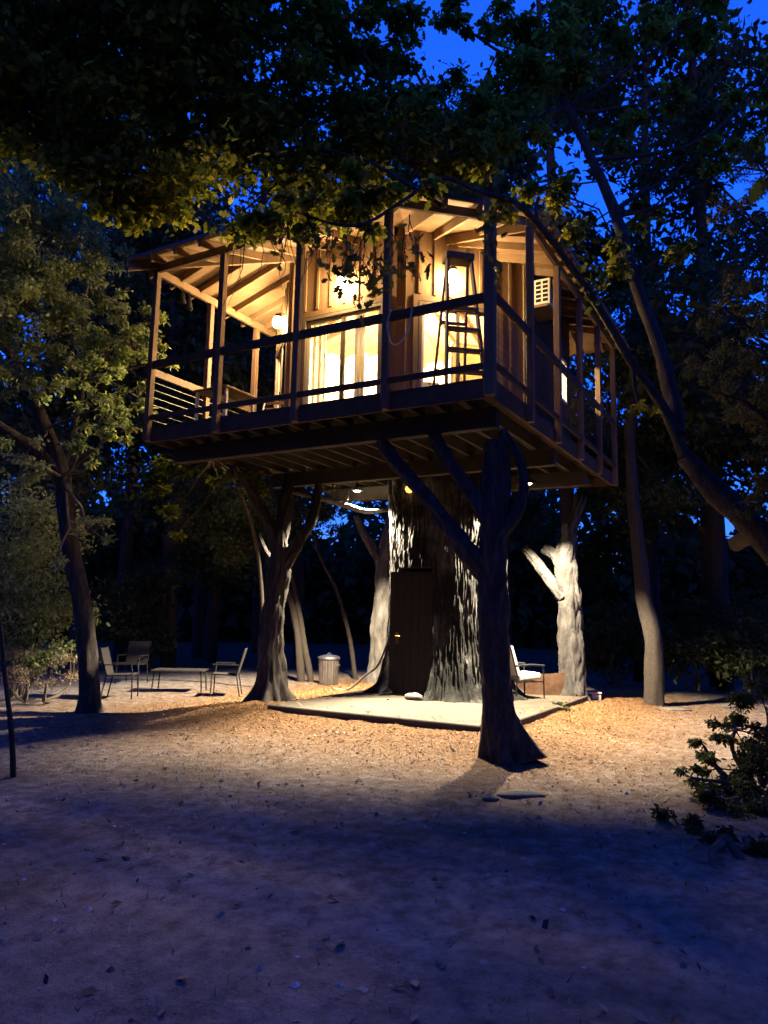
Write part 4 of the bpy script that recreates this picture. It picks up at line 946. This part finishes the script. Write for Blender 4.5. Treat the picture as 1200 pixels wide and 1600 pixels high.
# --- the wood all round
for k, (px, d, r_) in enumerate(((955, 18.5, 0.9), (1085, 17.5, 0.85), (1175, 15.5, 0.9))):
    shrub(['dark undergrowth bush behind the white box and pale support tree', 'dark undergrowth bush just right of the slender yard tree', 'dark undergrowth bush at the wood edge above the foreground shrub'][k], px, 1060, d, [B(px+ox, 1015-oy, d+od, r_*q) for ox, oy, od, q in ((-30, 0, 0, 0.8), (10, 30, 0.3, 1.0), (45, -5, 0.2, 0.8), (0, -15, -0.4, 0.7))], 5000, 0.11, OVAL, M_LDARK, group=GB)
GW = 'dark trees of the surrounding wood'
def wood_tree(i, px, d, h, r, n, size, label, lean=0.0, dens=1.0):
    n = int(n*dens)
    b = Vector(at(px, 1000, d)); b.z = -0.05
    top = b+Vector((lean, -lean, h))
    runs = [([b, b+Vector((lean*0.3, -lean*0.3, h*0.35)), b+Vector((lean*0.6, -lean*0.5, h*0.65)), top], [0.22, 0.18, 0.13, 0.05])]
    bl = []
    for k in range(11):
        t_ = random.uniform(0.28, 1.0); a = random.uniform(0, 6.283); rr = r*(0.35+0.75*math.sin(math.pi*min(t_, 0.95))**0.8)*random.uniform(0.4, 0.9)
        c = b+Vector((lean*t_+math.cos(a)*rr, -lean*t_+math.sin(a)*rr, h*t_)); bl.append((c.x, c.y, c.z, random.uniform(0.8, 1.35)*r*0.36))
    return simple_tree('wood_tree', label, b, runs, bl, n, size, DIAM, M_LDARK, M_TWIG, 9 if dens < 1 else 16, 0.25 if dens < 1 else 0.34, GW, step=0.5, n=8)
spec = [(-150, 17, 15, 4.4, 9000, 'wood tree behind the bush, outermost to the left of the live oak'), (30, 20, 20, 4.6, 12000, 'wood tree rising behind the live oak crown at the left'), (190, 22, 14, 3.8, 9000, 'wood tree filling the gap between live oak and porch'), (265, 21, 13, 3.2, 9000, 'wood tree close behind the left porch corner'), (310, 26, 13, 3.8, 10000, 'wood tree showing between the two left porch posts'), (425, 22, 10, 3.0, 9000, 'low wood tree behind the porch lantern'), (330, 24, 14, 4.0, 9000, 'wood tree directly behind the left porch posts'),
        (120, 26, 23, 5.0, 12000, 'tallest wood tree at the left, its top behind the canopy oak'), (470, 25, 16, 4.2, 9000, 'wood tree behind the trash can and twin stems'), (620, 24, 19, 4.6, 11000, 'wood tree straight behind the trunk tower and roof'), (790, 23, 21, 4.4, 11000, 'wood tree behind the cushioned chairs and the roof ridge'),
        (900, 20, 22, 4.4, 11500, 'tall wood tree behind the right end of the deck'), (1020, 22, 25, 4.6, 11000, 'tall wood tree with sky between its leaves, behind the slender yard tree'), (1130, 18, 21, 4.4, 10500, 'tall wood tree behind the cedar, its leaves pierced by sky'), (1280, 16, 19, 4.4, 11000, 'wood tree outermost to the right beyond the cedar'),
        (1000, 20, 10, 2.8, 8000, 'shorter dark wood tree right of the deck end'), (1120, 19, 9, 3.0, 8000, 'low dark wood tree between the slender yard tree and the cedar'), (720, 33, 22, 5.2, 11000, 'distant wood tree high above the house roof'), (400, 30, 24, 5.4, 14000, 'distant wood tree showing above the left roof edge')]
for i, (px, d, h, r, n_, lab) in enumerate(spec): wood_tree(i, px, d, h, r, n_, 0.25 if d > 17 else 0.18, lab, random.uniform(-0.8, 0.8), 0.8 if px > 850 and h > 15 else 1.0)
# the wood beyond, one mass
nw = 90000
an = RNG.uniform(-math.pi, math.pi, nw); rad = RNG.uniform(42, 62, nw); hh = RNG.uniform(0, 1, nw)
top = 11+3.5*np.sin(an*9.1)+2.0*np.sin(an*23.7+1)+1.5*np.sin(an*51+2)
Cw = np.stack([CAM.x+np.cos(YAW-an)*rad, CAM.y+np.sin(YAW-an)*rad, hh**0.8*top], 1)
n2_ = 45000; an2 = RNG.uniform(-1.1, 1.1, n2_); rad2 = RNG.uniform(40, 46, n2_); h2 = RNG.uniform(0, 1, n2_)**1.4*(6.5+1.5*np.sin(an2*14)+np.sin(an2*37))
C2 = np.stack([CAM.x+np.cos(YAW-an2)*rad2, CAM.y+np.sin(YAW-an2)*rad2, h2], 1)
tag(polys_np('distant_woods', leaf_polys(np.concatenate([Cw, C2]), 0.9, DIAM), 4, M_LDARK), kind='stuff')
# unseen wood behind the photographer, put in to block low sky light
nw = 42000
an = RNG.uniform(0.72*math.pi-0.5, 1.28*math.pi+0.95, nw); rad = RNG.uniform(10, 18, nw); hh = RNG.uniform(0.02, 1, nw)
top = 13+2.0*np.sin(an*7.3)+1.5*np.sin(an*19.0)
Cw = np.stack([CAM.x+np.cos(YAW-an)*rad, CAM.y+np.sin(YAW-an)*rad, hh**0.9*top], 1)
tag(polys_np('unseen_woods', leaf_polys(Cw, 0.5, DIAM), 4, M_LDARK), kind='stuff')

# ------------------------------------------------------------------ yard furniture
can = thing('trash_can', 'ribbed galvanised trash can with a lid beside the slab', 'trash can', tuple(atz(513, 1068, 0.0)[:2])+(-0.02,))
m = MB(); n = 48; prof = [(0.205, 0.0), (0.21, 0.03), (0.215, 0.035), (0.238, 0.56), (0.245, 0.57), (0.245, 0.60), (0.225, 0.60)]
base = 0
for r, z in prof:
    for k in range(n):
        a = 2*math.pi*k/n; rr = r+(0.006*math.cos(k*math.pi) if 0.03 < z < 0.57 else 0); m.v.append((rr*math.cos(a), rr*math.sin(a), z))
for i in range(len(prof)-1):
    for k in range(n): m.f.append((i*n+k, i*n+(k+1) % n, (i+1)*n+(k+1) % n, (i+1)*n+k))
m.build('can_body', M_STEEL, can)
m = MB(); m.lathe([(0.262, 0.585), (0.265, 0.62), (0.25, 0.635), (0.18, 0.665), (0.08, 0.682), (0.003, 0.685)], n=28); m.build('lid', M_STEEL, can, True)
P_, R_ = spline([(-0.06, 0, 0.68), (-0.05, 0, 0.72), (0.05, 0, 0.72), (0.06, 0, 0.68)], [0.009]*4, 0.02); MB().tube(P_, R_, 8).build('lid_handle', M_STEEL, can, True)
for s in (-1, 1):
    P_, R_ = spline([(-0.06, s*0.232, 0.47), (-0.06, s*0.275, 0.44), (0.06, s*0.275, 0.44), (0.06, s*0.232, 0.47)], [0.007]*4, 0.02); MB().tube(P_, R_, 8).build('side_handle', M_STEEL, can, True)

def patio_chair(label, p, rz, group):
    c = thing('patio_chair', label, 'chair', p, rz, group)
    MB().bar((-0.22, 0, 0.42), (0.25, 0, 0.44), 0.46, 0.02).build('seat', M_SLING, c)
    MB().bar((-0.22, 0, 0.43), (-0.36, 0, 0.92), 0.46, 0.02, up=(1, 0, 0)).build('backrest', M_SLING, c)
    for s in (-1, 1):
        MB().tube([(0.26, s*0.25, 0), (0.25, s*0.25, 0.44), (0.22, s*0.25, 0.62)], 0.013, 8).build('leg', M_BLACK, c)
        MB().tube([(-0.30, s*0.25, 0), (-0.22, s*0.25, 0.43), (-0.36, s*0.25, 0.93)], 0.013, 8).build('leg', M_BLACK, c)
        MB().bar((0.24, s*0.26, 0.63), (-0.26, s*0.26, 0.62), 0.045, 0.02).build('armrest', M_BLACK, c)
    return c
GC = 'patio chairs at the lawn table'
p = atz(188, 1090, -0.02); c1 = patio_chair('patio chair at the left end of the lawn table, turned sideways', p, math.radians(-55), GC)
p = atz(352, 1088, -0.02); dup(c1, p, math.radians(125), 'patio chair at the right end of the lawn table, facing left', GC)
p = atz(205, 1068, -0.02); dup(c1, p, math.radians(205), 'patio chair on the far side of the lawn table, facing the lawn', GC)
p = atz(280, 1080, -0.02)
tbl = thing('lawn_table', 'low dark slatted table between the patio chairs', 'table', p, math.radians(-58))
for k in range(6): MB().box(-0.52, 0.52, -0.30+k*0.1, -0.21+k*0.1, 0.42, 0.445).build('slat', M_SLING, tbl)
for sx in (-1, 1):
    for sy in (-1, 1): MB().tube([(sx*0.5, sy*0.26, 0), (sx*0.47, sy*0.24, 0.42)], 0.015, 8).build('leg', M_BLACK, tbl)
    MB().box(sx*0.47-0.02, sx*0.47+0.02, -0.28, 0.28, 0.385, 0.419).build('apron', M_BLACK, tbl)

def cushion_chair(label, p, rz, group):
    c = thing('cushioned_chair', label, 'chair', p, rz, group)
    MB().bar((-0.24, 0, 0.36), (0.26, 0, 0.40), 0.5, 0.11).build('seat_cushion', M_CUSH, c, bevel=0.03)
    MB().bar((-0.24, 0, 0.42), (-0.40, 0, 0.92), 0.5, 0.11, up=(1, 0, 0)).build('back_cushion', M_CUSH, c, bevel=0.03)
    for s in (-1, 1):
        MB().tube([(0.28, s*0.29, 0), (0.27, s*0.29, 0.58)], 0.014, 8).build('leg', M_BLACK, c)
        MB().tube([(-0.34, s*0.29, 0), (-0.30, s*0.29, 0.4), (-0.46, s*0.29, 0.95)], 0.014, 8).build('leg', M_BLACK, c)
        MB().tube([(0.29, s*0.29, 0.58), (0.0, s*0.30, 0.60), (-0.36, s*0.29, 0.58)], 0.018, 8).build('armrest', M_BLACK, c)
        MB().bar((0.27, s*0.29, 0.3), (-0.31, s*0.29, 0.3), 0.02, 0.02).build('side_rail', M_BLACK, c)
    for k in range(4): MB().bar((-0.24+k*0.16, -0.28, 0.29), (-0.24+k*0.16, 0.28, 0.29), 0.02, 0.015).build('seat_slat', M_BLACK, c)
    return c
GQ = 'cushioned chairs on the slab'
p = at(815, 1088, 13.6); p.z = SLAB_Z; q1 = cushion_chair('black metal chair with white cushions at the right end of the slab', p, math.radians(-35), GQ)
p = at(748, 1080, 14.4); p.z = SLAB_Z; dup(q1, p, math.radians(-60), 'cushioned chair mostly hidden between the tower and nearest tree', GQ)
# curved rusty screen behind the chairs
p = at(850, 1075, 14.6); p.z = SLAB_Z-0.12
m = MB(); n = 26; vs = []
for k in range(n+1):
    a = math.radians(100+165*k/n); hgt = 0.58+0.10*math.cos(a*1.0+0.8)
    for r in (0.78, 0.80): vs += [(r*math.cos(a)*1.15, r*math.sin(a), 0), (r*math.cos(a)*1.15, r*math.sin(a), hgt)]
fs = []
for k in range(n):
    i, j = 4*k, 4*k+4; fs += [(i, i+1, j+1, j), (i+2, j+2, j+3, i+3), (i+1, i+3, j+3, j+1)]
fs += [(0, 2, 3, 1), (4*n, 4*n+1, 4*n+3, 4*n+2)]
m.add(vs, fs); o = m.build('fire_screen', M_RUST); o.location = p+Vector((0.35, 0.1, 0)); o.rotation_euler = (0, 0, math.radians(20))
tag(o, 'low curved rusty brown screen behind the cushioned chair', 'screen')
# hose from the tower to the slab edge
pts = [at(612, 980, 13.9), at(603, 1010, 13.9), at(590, 1040, 14.2), at(570, 1056, 14.6), at(545, 1064, 15.0), at(520, 1068, 15.4)]
pts = [Vector((p.x, p.y, max(p.z, SLAB_Z+0.015))) for p in pts[:4]]+[Vector((p.x, p.y, gz(p.x, p.y)+0.03)) for p in pts[4:]]
P_, R_ = spline(pts, [0.02]*6, 0.06); tag(MB().tube(P_, R_, 8).build('hose', M_HOSE, None, True), 'grey hose sagging from the trunk tower to the slab edge', 'hose')
# stones
def stone(label, p, s, group=None):
    m = MB(); n = 12; rings = [(0.0, -0.4), (0.75, -0.35), (1.0, 0.0), (0.85, 0.4), (0.45, 0.62), (0.01, 0.68)]; sd = random.uniform(0, 90)
    for r, z in rings:
        for k in range(n):
            a = 2*math.pi*k/n; q = 1+0.28*mnoise.noise(Vector((math.cos(a)*1.5+sd, math.sin(a)*1.5, z*1.5))); m.v.append((r*math.cos(a)*s[0]*q, r*math.sin(a)*s[1]*q, z*s[2]*q))
    for i in range(len(rings)-1):
        for k in range(n): m.f.append((i*n+k, i*n+(k+1) % n, (i+1)*n+(k+1) % n, (i+1)*n+k))
    o = m.build('stone', M_STONE, None, True); o.location = p; o.rotation_euler = (0, 0, random.uniform(0, 3)); return tag(o, label, 'stone', group)
p = atz(692, 1090, SLAB_Z); p = Vector((TC.x-1.42, TC.y-0.02, SLAB_Z+0.03)); stone('grey stone at the foot of the trunk door', p, (0.12, 0.19, 0.12))
for k, (px, py, s, lab) in enumerate([(1150, 1102, (0.3, 0.2, 0.05), 'flat pale stone near the right edge of the lit ground'), (812, 1236, (0.24, 0.13, 0.05), 'flat stone in the shadow right of the nearest tree'), (765, 1240, (0.13, 0.09, 0.05), 'small flat stone in the shadow below the nearest tree'), (1050, 1105, (0.35, 0.16, 0.05), 'flat stone at the foot of the slender yard tree')]):
    p = atz(px, py, 0.02); p.z = gz(p.x, p.y)+0.005; stone(lab, p, s, 'flat stones on the ground')
p = at(924, 1078, 14.6)
bx = thing('storage_box', 'small pale box on the ground behind the pale right support tree', 'box', (p.x, p.y, 0.0), 0.5)
MB().box(-0.2, 0.2, -0.14, 0.14, 0, 0.2).build('body', M_GREY, bx, bevel=0.012); MB().box(-0.21, 0.21, -0.15, 0.15, 0.203, 0.24).build('lid', M_GREY, bx, bevel=0.012)
